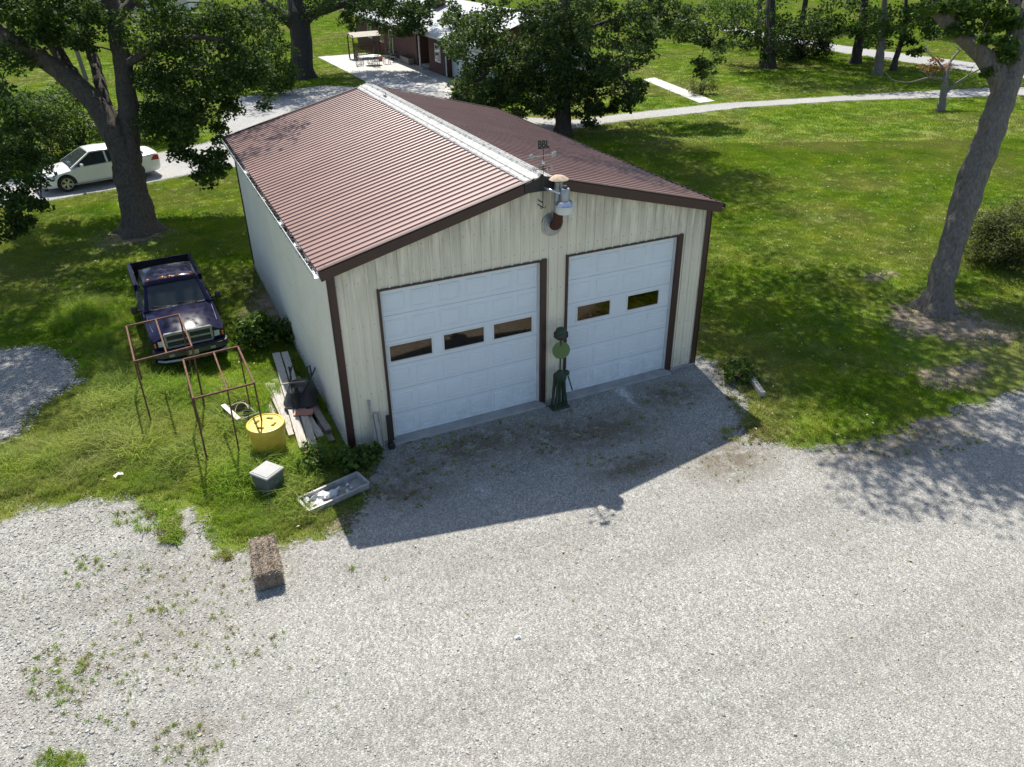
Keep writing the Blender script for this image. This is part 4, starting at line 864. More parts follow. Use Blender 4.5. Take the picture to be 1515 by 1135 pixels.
# long wall faces -X (towards the patio); it steps back for the doorway
hbox('wall', 0, 9, -4.2, 14.5, 0, 2.9, 'brick_wall'); hbox('wall', 1.2, 9, -7.2, -4.2, 0, 2.9, 'brick_wall'); hbox('wall', 0, 9, -11.0, -7.2, 0, 2.9, 'brick_wall'); hbox('wall', .5, 9, -17.5, -11.0, 0, 2.7, 'pale_siding')
rfm = MB()
ridge = [(4.6, -18.2, 4.7), (4.6, 15.4, 4.9)]
for sx, ex_ in ((-1, -.7), (1, 10.0)):
    for i in range(28):
        y0 = -18.2+i*1.2; y1 = y0+1.18
        MB().slab([(4.6, y0, 4.8), (ex_, y0, 2.95), (ex_, y1, 2.95), (4.6, y1, 4.8)], .04*(1 if sx > 0 else -1)).build('roof_panel', 'house_roof', HO)
hbox('fascia', -.75, -.70, -18.2, 15.4, 2.78, 2.96, 'white_paint')
for yy in (14.51, -17.56):
    MB().slab([(0.0, yy, 2.7), (9.0, yy, 2.7), (4.6, yy, 4.75)], .05).build('gable', 'brick_wall', HO)
ch = hbox('chimney', 2.6, 3.5, -2.2, -1.3, 3.2, 5.9, 'brick_wall'); hbox('chimney_cap', 2.52, 3.58, -2.28, -1.22, 5.9, 6.0, 'concrete', ch)
for y0, y1, z0 in ((9.0, 10.2, .9), (5.2, 6.4, .9), (2.3, 3.3, .1), (-9.9, -8.7, .9)):
    wn_ = hbox('window', -.05, .02, y0, y1, z0, 2.25, 'white_paint'); hbox('pane', -.06, -.045, y0+.1, (y0+y1)/2-.03, z0+.1, 2.15, 'dark_glass', wn_); hbox('pane', -.06, -.045, (y0+y1)/2+.03, y1-.1, z0+.1, 2.15, 'dark_glass', wn_)
dr = hbox('door', 1.12, 1.25, -6.4, -5.3, .3, 2.45, 'white_paint'); hbox('pane', 1.10, 1.13, -6.25, -5.45, .9, 2.3, 'dark_glass', dr)
for y0 in (-6.9, -5.15): hbox('sidelight', 1.14, 1.22, y0, y0+.4, .3, 2.45, 'white_paint'); hbox('pane', 1.125, 1.145, y0+.08, y0+.32, .4, 2.35, 'dark_glass')
hbox('porch_post', -.32, -.22, -5.7, -5.6, .05, 2.9, 'white_paint'); hbox('step', .1, 1.19, -6.7, -5.0, 0, .28, 'concrete'); hbox('step', -.4, .098, -6.7, -5.0, 0, .16, 'concrete')
MB().tube([(-.68, -11.2, 2.8), (-.4, -11.2, 2.6), (-.08, -11.2, 2.4), (-.06, -11.2, .1)], .05, 8).build('downspout', 'white_paint', HO)
hbox('garage_door', .42, .52, -16.8, -12.6, .05, 2.3, 'white_paint')
PL = thing('brick_planter', 'low weathered wooden planter box against the brick house wall', 'planter', (HX-.32, 55.6, .05))
MB().box((0, 0, .25), (.55, 2.3, .5), bev=.02).build('planter_box', 'old_wood_dark', PL); MB().box((0, 0, .505), (.45, 2.2, .02)).build('planter_soil', 'bark_dark', PL)
# patio table and chairs
tp = G(549, 97, .05); TB = thing('patio_table', 'round patio table with pale glass top on the concrete', 'table', (tp[0]+.3, tp[1]+.3, .05))
MB().lathe([(.70, .70), (.72, .715), (.70, .73)], 28).build('table_top', 'pale_siding', TB, smooth=True)
for k in range(4): MB().tube([(.45*math.cos(k*1.57+.8), .45*math.sin(k*1.57+.8), 0), (.2*math.cos(k*1.57+.8), .2*math.sin(k*1.57+.8), .4), (.42*math.cos(k*1.57+.8), .42*math.sin(k*1.57+.8), .70)], .02, 6).build('leg', 'black_metal', TB)
def chair(x, y, a, label):
    t = thing('patio_chair', label, 'chair', (x, y, .05), a, 'patio chairs round the table')
    m_ = MB()
    for i in range(5): m_.bar((-.22+i*.11, -.22, .42), (-.22+i*.11, .22, .42), .06, .02)
    m_.build('seat', 'black_metal', t)
    m_ = MB()
    for i in range(5): m_.bar((-.2+i*.1, .22, .45), (-.2+i*.1, .32, .92), .035)
    m_.bar((-.24, .32, .93), (.24, .32, .93), .03); m_.build('backrest', 'black_metal', t)
    for sx in (-1, 1):
        MB().tube([(sx*.24, -.22, 0), (sx*.22, -.20, .42)], .022, 6).build('leg', 'black_metal', t); MB().tube([(sx*.24, .26, 0), (sx*.22, .22, .42)], .022, 6).build('leg', 'black_metal', t)
        MB().tube([(sx*.26, -.2, .42), (sx*.27, -.2, .64), (sx*.26, .26, .66)], .014, 6).build('armrest', 'black_metal', t)
for k, (dx, dy, a) in enumerate(((-1.15, .1, 1.57), (.1, 1.15, 0), (1.15, -.1, -1.57), (-.1, -1.15, 3.14), (-.9, .95, .7), (2.0, .6, -1.2))):
    chair(tp[0]+.3+dx, tp[1]+.3+dy, a, 'black wrought iron patio chair drawn up to the round table')
# lattice swing arbor
ap = G(537, 85, .05); AB = thing('garden_swing', 'brown lattice garden swing with pale canopy on the patio', 'swing', (ap[0]+.2, ap[1], .05), .12)
for sx in (-1.25, 1.25):
    for sy in (-.6, .6): MB().box((sx, sy, .95), (.10, .10, 1.9)).build('post', 'brown_wood', AB)
for nm, yy, zz in (('lattice', .6, .95), ):
    m_ = MB()
    for i in range(-6, 18):
        for s_ in (-1, 1):
            x0 = -1.25+i*.16; a, b_ = (x0, x0+s_*.9) if s_ > 0 else (x0+.9, x0)
            pts = [(a, .35), (b_, 1.25)]
            xa, xb = max(min(a, 1.2), -1.2), max(min(b_, 1.2), -1.2)
            if abs(xb-xa) < .05: continue
            za, zb = .35+(xa-a)/(b_-a)*.9, .35+(xb-a)/(b_-a)*.9
            m_.bar((xa, -.6+(.012 if s_ > 0 else 0), za), (xb, -.6+(.012 if s_ > 0 else 0), zb), .014, .06, up=(0, 1, 0))
    o = m_.build('lattice', 'brown_wood', AB, fix=False); o['kind'] = 'stuff'
for z in (.32, 1.28): MB().bar((-1.25, -.6, z), (1.25, -.6, z), .06, .06).build('lattice_rail', 'brown_wood', AB)
for i in range(3):
    MB().bar((-1.3+0, -.7, 1.95), (-1.3, .7, 1.95), .06).build('side_beam', 'brown_wood', AB) if i == 0 else None
MB().slab([(-1.4, -.75, 1.78), (1.4, -.75, 1.78), (1.4, 0, 2.12), (-1.4, 0, 2.12)], .03).build('canopy', 'canvas', AB); MB().slab([(1.4, .75, 1.78), (-1.4, .75, 1.78), (-1.4, 0, 2.12), (1.4, 0, 2.12)], .03).build('canopy', 'canvas', AB)
m_ = MB()
for i in range(5): m_.box((0, -.2+i*.1, .50), (1.9, .08, .03))
m_.build('seat', 'brown_wood', AB)
for i in range(4): MB().box((0, .28, .62+i*.11), (1.9, .025, .08)).build('back_slat', 'brown_wood', AB)
# step ladder and pots beside the swing
lp = G(572, 82, .05); LD = thing('step_ladder', 'grey step ladder standing by the brick wall', 'ladder', (lp[0], lp[1], .05), .3)
for sx in (-1, 1):
    MB().bar((sx*.26, -.35, 0), (sx*.18, 0, 1.8), .05, .03).build('rail', 'galvanised', LD); MB().bar((sx*.28, .45, 0), (sx*.18, .03, 1.8), .04, .03).build('rail', 'red_paint', LD)
for i in range(5): MB().box((0, -.35+.35*(i+1)/6, .3*(i+1)), (.46, .09, .03)).build('tread', 'galvanised', LD)
for k, (u, v, nm, mt) in enumerate(((563, 90, 'terracotta flower pot near the step ladder', 'terracotta'), (581, 88, 'black flower pot against the brick wall', 'black_plastic'))):
    p = G(u, v, .05); o = MB().lathe([(.16, 0), (.24, .38), (.26, .40), (.22, .40), (.15, .05)], 18).build('flower_pot', mt, None, (p[0], p[1], .05), smooth=True); tag(o, nm, 'pot')
# far pale house, utility pole, trailer
fp = G(208, 17); FH = thing('far_house', 'small white house far beyond the left lawn', 'house', (fp[0], fp[1], 0), -.3)
MB().box((0, 4, 1.5), (14, 8, 3.0)).build('wall', 'white_paint', FH); MB().slab([(-7.4, -.5, 2.9), (7.4, -.5, 2.9), (7.4, 4, 5.2), (-7.4, 4, 5.2)], .1).build('roof', 'house_roof', FH); MB().slab([(7.4, 8.5, 2.9), (-7.4, 8.5, 2.9), (-7.4, 4, 5.2), (7.4, 4, 5.2)], .1).build('roof', 'house_roof', FH)
for x in (-5, -2, 2, 5): MB().box((x, -.02, 1.6), (1.1, .06, 1.2)).build('window', 'dark_glass', FH)
MB().box((0, -.02, 1.05), (.95, .06, 2.1)).build('door', 'brown_wood', FH)
up_ = G(128, 119); UP = thing('utility_pole', 'pale grey utility pole on the far left lawn', 'pole', (up_[0], up_[1], 0))
MB().tube([(0, 0, 0), (-.25, 0, 4), (-.5, 0, 9)], [.17, .15, .11], 12).build('shaft', 'bare_twig', UP, smooth=True); MB().box((-.46, 0, 8.3), (2.4, .1, .12)).build('crossarm', 'brown_wood', UP)
MB().tube([(.15, 0, .0), (.9, .2, .0), (-.4, 0, 7.5)][1:], .02, 6).build('guy_wire', 'galvanised', UP)
tr_ = G(166, 205); UT = thing('utility_trailer', 'black utility trailer parked behind the white sedan', 'trailer', (tr_[0], tr_[1]+.9, .0), .15)
MB().box((0, 0, .62), (2.2, 1.7, .08)).build('deck', 'old_wood_dark', UT)
for sy in (-.85, .85): MB().bar((-1.1, sy, 1.15), (1.1, sy, 1.15), .06).build('side_rail', 'black_metal', UT); MB().bar((-1.1, sy, .68), (1.1, sy, .68), .08).build('side_rail', 'black_metal', UT)
for sx in (-1.1, 0, 1.1):
    for sy in (-.85, .85): MB().bar((sx, sy, .6), (sx, sy, 1.15), .05).build('post', 'black_metal', UT)
MB().bar((-1.1, 0, .58), (-2.2, 0, .5), .08).build('tongue', 'black_metal', UT)
for sy in (-1, 1): MB().lathe([(.12, -.09), (.26, -.10), (.30, -.05), (.30, .05), (.26, .10), (.12, .09)], 20, (0, sy*.98, .30), Matrix.Rotation(math.radians(90), 4, 'X')).build('wheel', 'tyre', UT, smooth=True)
MB().bar((0, -.95, .30), (0, .95, .30), .06).build('axle', 'black_metal', UT)
# ================================================================== TREES
def unit(n):
    v = rng.normal(size=(n, 3)); return v/np.linalg.norm(v, axis=1)[:, None]
def leaves(cent, rad, per, size, base, droop=.0, flat_=.6, bright=None):
    n = len(cent)*per; ci = np.repeat(np.arange(len(cent)), per)
    u = unit(n); rr = rng.random(n)**.45
    off = u*rr[:, None]*rad[ci][:, None]; off[:, 2] *= flat_; off[:, 2] -= droop*rad[ci]*(off[:, 0]**2+off[:, 1]**2)/np.maximum(rad[ci], .01)**2
    p = cent[ci]+off-base
    nrm = unit(n); nrm[:, 2] = np.abs(nrm[:, 2])*1.1+.25; nrm /= np.linalg.norm(nrm, axis=1)[:, None]
    t = np.cross(nrm, unit(n)); t /= np.linalg.norm(t, axis=1)[:, None]; b = np.cross(nrm, t)
    s = size*rng.uniform(.5, 1.45, n)[:, None]
    v0 = p-t*s*.5; v1 = p+b*s*.36-nrm*s*.06+t*s*.05; v2 = p+t*s*.55-nrm*s*.12; v3 = p-b*s*.36-nrm*s*.06+t*s*.05
    V = np.stack([v0, v1, v2, v3], 1).reshape(-1, 3); i4 = np.arange(n)*4
    F = np.concatenate([np.stack([i4, i4+1, i4+2], 1), np.stack([i4, i4+2, i4+3], 1)])
    ct = rng.uniform(-.22, .22, len(cent)) if bright is None else bright
    tint = np.clip(.42+ct[ci]+rng.normal(0, .24, n), 0, 1)
    return V, F, np.repeat(tint, 4)
def limb_points(pts, rad, step=.35):
    P = np.array(pts, float); out = []; R_ = []
    for i in range(len(P)-1):
        k = max(2, int(np.linalg.norm(P[i+1]-P[i])/step))
        for j in range(k):
            t = j/k; out.append(P[i]*(1-t)+P[i+1]*t); R_.append(rad[i]*(1-t)+rad[i+1]*t)
    out.append(P[-1]); R_.append(rad[-1]); return np.array(out), np.array(R_)
def smooth_path(P, R_, k=4):
    P = np.array(P, float); n = len(P)
    if n < 3: return P, np.array(R_)
    ts = np.linspace(0, n-1, (n-1)*k+1); out = []
    for t in ts:
        i = min(int(t), n-2); f = t-i; p0, p1, p2, p3 = P[max(i-1, 0)], P[i], P[i+1], P[min(i+2, n-1)]
        out.append(.5*((2*p1)+(-p0+p2)*f+(2*p0-5*p1+4*p2-p3)*f*f+(-p0+3*p1-3*p2+p3)*f**3))
    return np.array(out), np.interp(ts, np.arange(n), R_)
def ell_px(specs, d0):                                # foliage clump centres: pixel ellipses at a depth
    C_ = []; R_ = []
    for (u, v, ru, rv, n, dz, r) in specs:
        for _ in range(n):
            a = rng.uniform(0, 2*math.pi); k = math.sqrt(rng.random()); C_.append(PD(u+ru*k*math.cos(a), v+rv*k*math.sin(a), d0+rng.uniform(-dz, dz))); R_.append(r*rng.uniform(.7, 1.25))
    return C_, R_
def ell_w(c, rx, ry, rz, n, r, shell=.5, zmin=None):
    C_ = []; R_ = []
    while len(C_) < n:
        u = unit(1)[0]; k = rng.uniform(shell, 1); p = np.array(c)+u*k*np.array((rx, ry, rz))
        if zmin is not None and p[2] < zmin: continue
        C_.append(p); R_.append(r*rng.uniform(.7, 1.3))
    return C_, R_
NTREE = [0]
def tree(name, label, base, limbs, clumps, leafmat, bark, leaf=.13, per=80, cat='tree', group=None, droop=.25, flare=0.0, knobs=(), nseg=12, crownname='crown', flat_=.6, maxb=14):
    base = np.array(base, float); NTREE[0] += 1
    t = thing(name, label, cat, base, 0, group); tm = MB(); nodes = []; nrad = []
    for pts, rad in limbs:
        P, R_ = smooth_path(pts, rad, 10 if nseg > 30 else 4)
        Q = P-base; tm.tube(Q, R_, nseg); a, b_ = limb_points(P, R_); nodes.append(a); nrad.append(b_)
    # roughen the trunk and flare its foot into root buttresses
    V = np.array(tm.v)
    if len(V):
        for i, p in enumerate(V):
            q = Vector(p); nz = mnoise.noise(q*1.6)*.05+mnoise.noise(q*5)*.018
            if p[2] < 1.2 and flare:
                a = math.atan2(p[1], p[0]); f = math.exp(-max(p[2], 0)/.22)*flare*(1+.55*math.sin(a*5+NTREE[0])+.3*math.sin(a*3+1)); h = math.hypot(p[0], p[1])+1e-6
                V[i, 0] += p[0]/h*f; V[i, 1] += p[1]/h*f
            if len(limbs) and limbs[0][1][0] > .18:
                V[i] += np.array((mnoise.noise(q*2.2+Vector((7, 0, 0))), mnoise.noise(q*2.2), 0))*.07*min(1, limbs[0][1][0]/.5)+nz*.3
                if nseg > 30:                          # furrowed bark
                    fb = mnoise.noise(Vector((q.x*9, q.y*9, q.z*1.3)))*.030+mnoise.noise(Vector((q.x*20, q.y*20, q.z*3)))*.014+mnoise.noise(q*3.1)*.03; V[i] += np.array((mnoise.noise(q*40+Vector((3, 1, 2)))*.01+fb, fb*.9, 0))
        for kp, kr, kd in knobs:
            d = np.linalg.norm(V-(kp-base), axis=1); w_ = np.exp(-(d/kr)**2); dirn = V-(kp-base-kd*.6); dirn /= np.linalg.norm(dirn, axis=1)[:, None]+1e-6; V += dirn*(w_*kr*.55)[:, None]
        tm.v = [tuple(p) for p in V]
    tr = tm.build('trunk', bark, t, smooth='all', fix=False) if tm.v else None
    C_ = np.array([c for cs_, _ in clumps for c in cs_]); R_ = np.array([r for _, rs in clumps for r in rs])
    if len(C_):
        if nodes:
            N_ = np.concatenate(nodes); NR = np.concatenate(nrad); keep = N_[:, 2] > (1.2 if N_[:, 2].max() > 3 else .2)
            N_, NR = N_[keep], NR[keep]; bmz = MB()
            d0 = np.array([np.min(np.linalg.norm(N_-c, axis=1)) for c in C_])
            for k in np.argsort(d0):
                c = C_[k]; dd = np.linalg.norm(N_-c, axis=1)+np.maximum(N_[:, 2]-c[2], 0)*.5; j = int(np.argmin(dd)); a = N_[j]; Ld = float(np.linalg.norm(c-a))
                if Ld < .15: continue
                mid = (a+c)/2+np.array((*rng.normal(0, .06*Ld, 2), .10*Ld)); ps, rs = smooth_path([a, mid, c], [min(NR[j]*.7, .018+.018*Ld), .014+.011*Ld, .010])
                bmz.tube(ps[::2]-base, rs[::2], 4, cap=False); nn, rr = limb_points(ps, rs, .4); N_ = np.concatenate([N_, nn]); NR = np.concatenate([NR, rr])
            if bmz.v: bmz.build('branches', bark, t, smooth='all', fix=False)['kind'] = 'stuff'
        V, F, T = leaves(C_, R_, per, leaf, base, droop, flat_); me = npmesh(crownname, V, F, T); o = mk(crownname, me, leafmat, t)
    return t
# --- big maple left of the garage
b0 = G(205, 345); d0 = depth(b0); P_ = lambda u, v, dd=0: PD(u, v, d0+dd)
zt = lambda r: r/ (FPX/d0)
limbs = [([b0+np.array((0, 0, -.9)), P_(204, 318), P_(197, 285), P_(190, 250), P_(192, 215), P_(184, 110), P_(163, 5), P_(150, -110), P_(140, -220)], [.68, .58, .54, .54, .40, .34, .31, .26, .16]),
         ([P_(192, 262, -.1), P_(172, 205, -.2), P_(142, 155, -.3), P_(108, 122, -.5), P_(55, 82, -.8), P_(-5, 45, -1.2), P_(-70, -10, -1.5), P_(-130, -80, -1.5)], [.40, .44, .40, .36, .31, .28, .22, .12]),
         ([P_(146, 165, -.2), P_(112, 118, .2), P_(80, 70, .6), P_(55, 20, 1), P_(35, -50, 1.5), P_(20, -150, 2)], [.26, .27, .25, .23, .19, .10]),
         ([P_(166, 195, .1), P_(152, 140, .5), P_(137, 85, 1), P_(122, 40, 1.4), P_(115, -40, 2)], [.18, .22, .20, .18, .14]),
         ([P_(182, 100), P_(230, 70, -.6), P_(290, 55, -1), P_(340, 62, -1.2)], [.17, .14, .10, .05]), ([P_(172, 30), P_(230, -30, .5), P_(320, -60, 1)], [.2, .15, .06])]
cl = [ell_px([(285, 95, 95, 95, 85, 2.0, .62), (330, 65, 65, 65, 45, 2.0, .6), (250, 150, 55, 55, 34, 1.6, .58), (300, 215, 45, 45, 20, 1.2, .45), (312, 255, 28, 28, 9, .8, .36), (60, 5, 110, 26, 40, 2.5, .6), (100, 40, 60, 25, 14, 2, .45), (262, 215, 20, 35, 7, .8, .4), (355, 130, 45, 45, 24, 1.5, .5), (225, 40, 50, 50, 26, 2, .6), (60, 22, 85, 40, 34, 2, .6), (118, 10, 60, 25, 18, 2, .55), (15, 90, 30, 50, 14, 1.6, .5), (110, 60, 40, 22, 9, 1.2, .42)], d0),
      ell_px([(20, 185, 35, 40, 16, 1.2, .5), (18, 260, 48, 48, 30, 1.2, .5), (40, 310, 30, 22, 10, .8, .42), (8, 330, 25, 22, 7, .8, .4)], d0-2.5),
      ell_w((-3.0, 18.8, 11.6), 7.6, 5.8, 3.3, 250, .85, .35, 8.6), ell_w((-6.8, 14.4, 11.2), 5.0, 3.2, 2.0, 90, .95, .2, 8.9)]
tree('maple_tree', 'large forked maple with two dark trunks between the garage and the drive', (b0[0], b0[1], 0), limbs, cl, 'leaf_maple', 'bark_maple', .14, 105, flare=.26, nseg=40)
# --- far big tree by the patio
b0 = G(447, 116); d0 = depth(b0); P_ = lambda u, v, dd=0: PD(u, v, d0+dd)
limbs = [([b0+np.array((0, 0, -.9)), P_(447, 100), P_(446, 60), P_(442, 25), P_(432, -20), P_(425, -120)], [.95, .86, .82, .82, .5, .25]), ([P_(443, 40), P_(462, 22), P_(492, 12), P_(540, -5), P_(590, -30)], [.5, .36, .28, .2, .1]), ([P_(441, 45), P_(415, 20), P_(395, 8), P_(360, -30)], [.45, .36, .3, .12])]
cl = [ell_px([(470, 5, 120, 18, 46, 3, .8), (540, 18, 40, 18, 16, 2.5, .7), (395, 22, 30, 22, 14, 2, .7), (597, 28, 50, 20, 36, 2.5, .65), (570, 5, 70, 14, 24, 2.5, .7), (640, 14, 45, 18, 20, 2, .6), (615, 46, 30, 12, 8, 2, .5), (515, 30, 16, 16, 5, 1.5, .5)], d0), ell_w((13, 54.5, 14), 9, 8, 5.5, 260, 1.15, .35, 8.0)]
tree('shade_tree', 'stout dark trunked shade tree beside the patio', (b0[0], b0[1], 0), limbs, cl, 'leaf_maple', 'bark_dark', .19, 90, flare=.40)
# --- pin oak behind the garage
b0 = np.array((19.0, 25.1, 0)); b0 = G(833, 204); d0 = depth(b0); P_ = lambda u, v, dd=0: PD(u, v, d0+dd)
limbs = [([b0+np.array((0, 0, -.9)), P_(833, 185), P_(834, 120), P_(835, 40), P_(836, -60), P_(838, -200), P_(838, -330)], [.50, .44, .40, .36, .30, .22, .06]),
         ([P_(835, 60), P_(890, 35, .6), P_(950, 20, 1.2), P_(1010, 28, 1.8), P_(1055, 60, 2)], [.16, .12, .09, .06, .03]), ([P_(834, 90), P_(780, 85, -1), P_(720, 110, -1.6), P_(685, 140, -2)], [.13, .10, .07, .03]), ([P_(834, 75), P_(890, 95, -1), P_(945, 140, -1.6)], [.12, .08, .03]), ([P_(835, 30), P_(770, 15, 1), P_(690, 30, 1.5)], [.14, .10, .04])]
cl = [ell_px([(765, 50, 90, 58, 105, 3.4, .62), (885, 55, 90, 62, 110, 3.4, .62), (725, 118, 55, 34, 52, 2.4, .55), (690, 146, 24, 16, 14, 1, .42), (790, 125, 65, 40, 62, 2.8, .58), (830, 80, 60, 60, 40, 3, .6), (840, 150, 60, 22, 22, 2, .45), (755, 160, 50, 16, 14, 1.5, .45), (885, 128, 62, 36, 50, 2.2, .55), (880, 168, 34, 16, 9, 1.2, .42), (930, 140, 35, 22, 12, 1.2, .45), (710, 70, 50, 45, 34, 2.2, .58), (680, 50, 30, 30, 14, 1.6, .5)], d0),
      ell_px([(1015, 38, 58, 28, 26, 1.6, .5), (1052, 78, 24, 26, 11, 1.2, .42), (975, 18, 55, 22, 16, 1.6, .5), (1030, 100, 16, 12, 4, .8, .36)], d0+1.8),
      ell_w((19.8, 25.5, 14.5), 6.4, 6.2, 7.0, 360, 1.05, .35, 8.2)]
tree('pin_oak', 'tall pin oak with drooping leafy boughs behind the garage roof', (b0[0], b0[1], 0), limbs, cl, 'leaf_oak', 'bark_dark', .17, 90, flare=.2)
# --- leaning tree on the right
b0 = G(1388, 462); d0 = depth(b0); P_ = lambda u, v, dd=0: PD(u, v, d0+dd)
limbs = [([b0+np.array((0, 0, -.9)), P_(1389, 432), P_(1402, 385), P_(1418, 330), P_(1440, 262), P_(1458, 215), P_(1474, 172), P_(1490, 125), P_(1505, 85), P_(1522, 30), P_(1535, -50), P_(1540, -150)], [.46, .38, .36, .355, .395, .40, .385, .355, .31, .28, .25, .17]),
         ([P_(1484, 140), P_(1472, 104), P_(1447, 76), P_(1411, 42), P_(1376, -2), P_(1340, -60), P_(1290, -130)], [.30, .30, .25, .22, .20, .16, .08]), ([P_(1505, 100), P_(1507, 60), P_(1500, -5), P_(1490, -90)], [.2, .17, .15, .09])]
kn = [(P_(1424, 268), .35, np.array((.3, 0, 0))), (P_(1446, 200), .3, np.array((.3, 0, 0))), (P_(1505, 188), .25, np.array((-.3, 0, 0))), (P_(1462, 150), .25, np.array((.3, 0, 0)))]
cl = [ell_px([(1455, 35, 55, 26, 9, 1.2, .36), (1480, 70, 28, 28, 5, .8, .30), (1430, 8, 60, 12, 8, 1.5, .36), (1395, 8, 30, 8, 5, 1, .36), (1500, 20, 20, 20, 6, 1, .4), (1478, 102, 16, 10, 4, .5, .26), (1436, 262, 5, 5, 1, .1, .14)], d0),
      ell_w((14.4, 8.0, 12.2), 6.2, 7.2, 2.3, 190, 1.1, .2, 9.9), ell_w((13.6, 1.2, 11.6), 3.8, 2.4, 1.4, 34, .95, .1, 9.8), ell_w((20, 5.5, 12.5), 5, 5, 2.3, 60, 1.1, .3, 9.9)]
tree('leaning_oak', 'leaning grey trunked tree with knobs on the right lawn', (b0[0], b0[1], 0), limbs, cl, 'leaf_bright', 'bark_grey', .14, 150, flare=.26, knobs=kn, nseg=44)
# --- row of trees across the lawn on the right
def far_tree(u, v, w_, top, ells, wc, lab, leafm_, lean=0, bark='bark_dark', per=70, leaf=.22):
    b0 = G(u, v); d0 = depth(b0); P_ = lambda a, b, dd=0: PD(a, b, d0+dd); r = w_/2/(FPX/d0)
    limbs = [([b0+np.array((0, 0, -.9)), P_(u+lean*.1, v-12), P_(u+lean*.5, (v+top)/2), P_(u+lean, top), P_(u+lean*1.3, top-90)], [r*1.25, r, r*.9, r*.75, r*.3])]
    cl = [ell_px(ells, d0)]
    if wc: cl.append(ell_w((b0[0]+wc[0], b0[1]+wc[1], wc[2]), wc[3], wc[3], wc[4], wc[5], 1.2, .4, 6.5))
    return tree('lawn_tree', lab, (b0[0], b0[1], 0), limbs, cl, leafm_, bark, leaf, per, flare=r*.5)
far_tree(1138, 101, 18, 5, [(1135, 30, 70, 34, 40, 3, .9), (1100, 55, 26, 22, 10, 2, .7), (1145, 75, 22, 18, 8, 1.5, .6)], (0, 0, 10, 6, 4.5, 110), 'thick leafed dark tree beside the rounded evergreen shrub', 'leaf_maple', 2)
far_tree(1120, 68, 9, 20, [(1075, 12, 45, 16, 16, 3, .9), (1120, 12, 40, 14, 12, 3, .9)], (0, 0, 9, 5, 3.5, 60), 'slim trunked tree standing by the far road end', 'leaf_bright', 4)
far_tree(1266, 94, 15, 20, [(1255, 22, 60, 26, 30, 3, .85), (1215, 40, 40, 22, 16, 2.5, .75), (1270, 55, 26, 14, 7, 2, .6)], (0, 1, 10, 6, 4, 100), 'straight dark trunked lawn tree left of the two thin ones', 'leaf_maple', 12)
far_tree(1299, 110, 13, 25, [(1315, 30, 50, 26, 24, 2.5, .8), (1300, 60, 24, 14, 6, 1.5, .55)], (0, 0, 9.5, 5, 3.5, 70), 'pale trunked lawn tree between two dark trunks', 'leaf_bright', 9, 'bark_grey')
far_tree(1322, 105, 9, 40, [(1350, 35, 40, 26, 20, 2.5, .8), (1385, 25, 40, 24, 18, 2.5, .8), (1345, 70, 20, 12, 5, 1.5, .5)], (1, 0, 9, 5, 3.5, 60), 'thin leaning dark trunked lawn tree nearest the small dead tree', 'leaf_maple', 16)
# background trees along the far side
for (u, v, lab) in ((960, 38, 'broad green tree far behind the concrete path'), (1185, 40, 'dark green tree standing behind the evergreen shrub'), (1400, 52, 'green tree beyond the road near the bare limbed tree'), (1490, 60, 'green tree beyond the road behind the leaning trunk'), (20, 60, 'pale green tree at the far left lawn'), (95, 30, 'green tree near the far white house'), (310, 20, 'green tree by the far road beyond the maple'), (700, 28, 'tall green tree behind the pale house roof'), (840, 30, 'tall green tree hidden behind the pin oak boughs')):
    b0 = G(u, v); d0 = depth(b0); h = random.uniform(9, 12); r = .35
    tree('far_tree', lab, (b0[0], b0[1], 0), [([b0, b0+np.array((.1, 0, h*.35)), b0+np.array((.2, .2, h*.8))], [r, r*.8, r*.2])], [ell_w((b0[0], b0[1], h*.62), 4.5, 4.5, h*.42, 120, 1.2, .35, 1.8)], random.choice(('leaf_maple', 'leaf_oak', 'leaf_bright')), 'bark_dark', .30, 60, group='trees along the far side', nseg=8)
# --- small half-dead tree by the drive
b0 = G(1393, 165); d0 = depth(b0); P_ = lambda u, v, dd=0: PD(u, v, d0+dd)
tw = [([b0+np.array((0, 0, -.9)), P_(1395, 145), P_(1399, 115), P_(1405, 92)], [.26, .22, .17, .10]), ([P_(1396, 140), P_(1410, 128), P_(1432, 112), P_(1458, 98)], [.12, .10, .06, .03]), ([P_(1398, 118), P_(1375, 115, -.3), P_(1345, 122, -.5), P_(1318, 118, -.6)], [.08, .06, .04, .02]), ([P_(1400, 108), P_(1385, 88), P_(1372, 78)], [.08, .05, .02]), ([P_(1404, 94), P_(1420, 75), P_(1445, 62)], [.08, .05, .02])]
for k in range(26):
    s_ = tw[1+k % 4][0]; a = s_[random.randrange(1, len(s_))]; e = a+np.array((random.uniform(-1, 1), random.uniform(-.6, .6), random.uniform(-.2, .8)))
    tw.append(([a, (a+e)/2+np.array((0, 0, .08)), e], [.025, .018, .008]))
cl = [ell_px([(1390, 96, 20, 11, 9, .5, .30), (1372, 102, 12, 8, 4, .4, .26)], d0)]
tree('small_tree', 'small half dead tree with bare limbs and rust coloured leaves', (b0[0], b0[1], 0), tw, cl, 'leaf_rust', 'bare_twig', .12, 45, flare=.1, nseg=7)
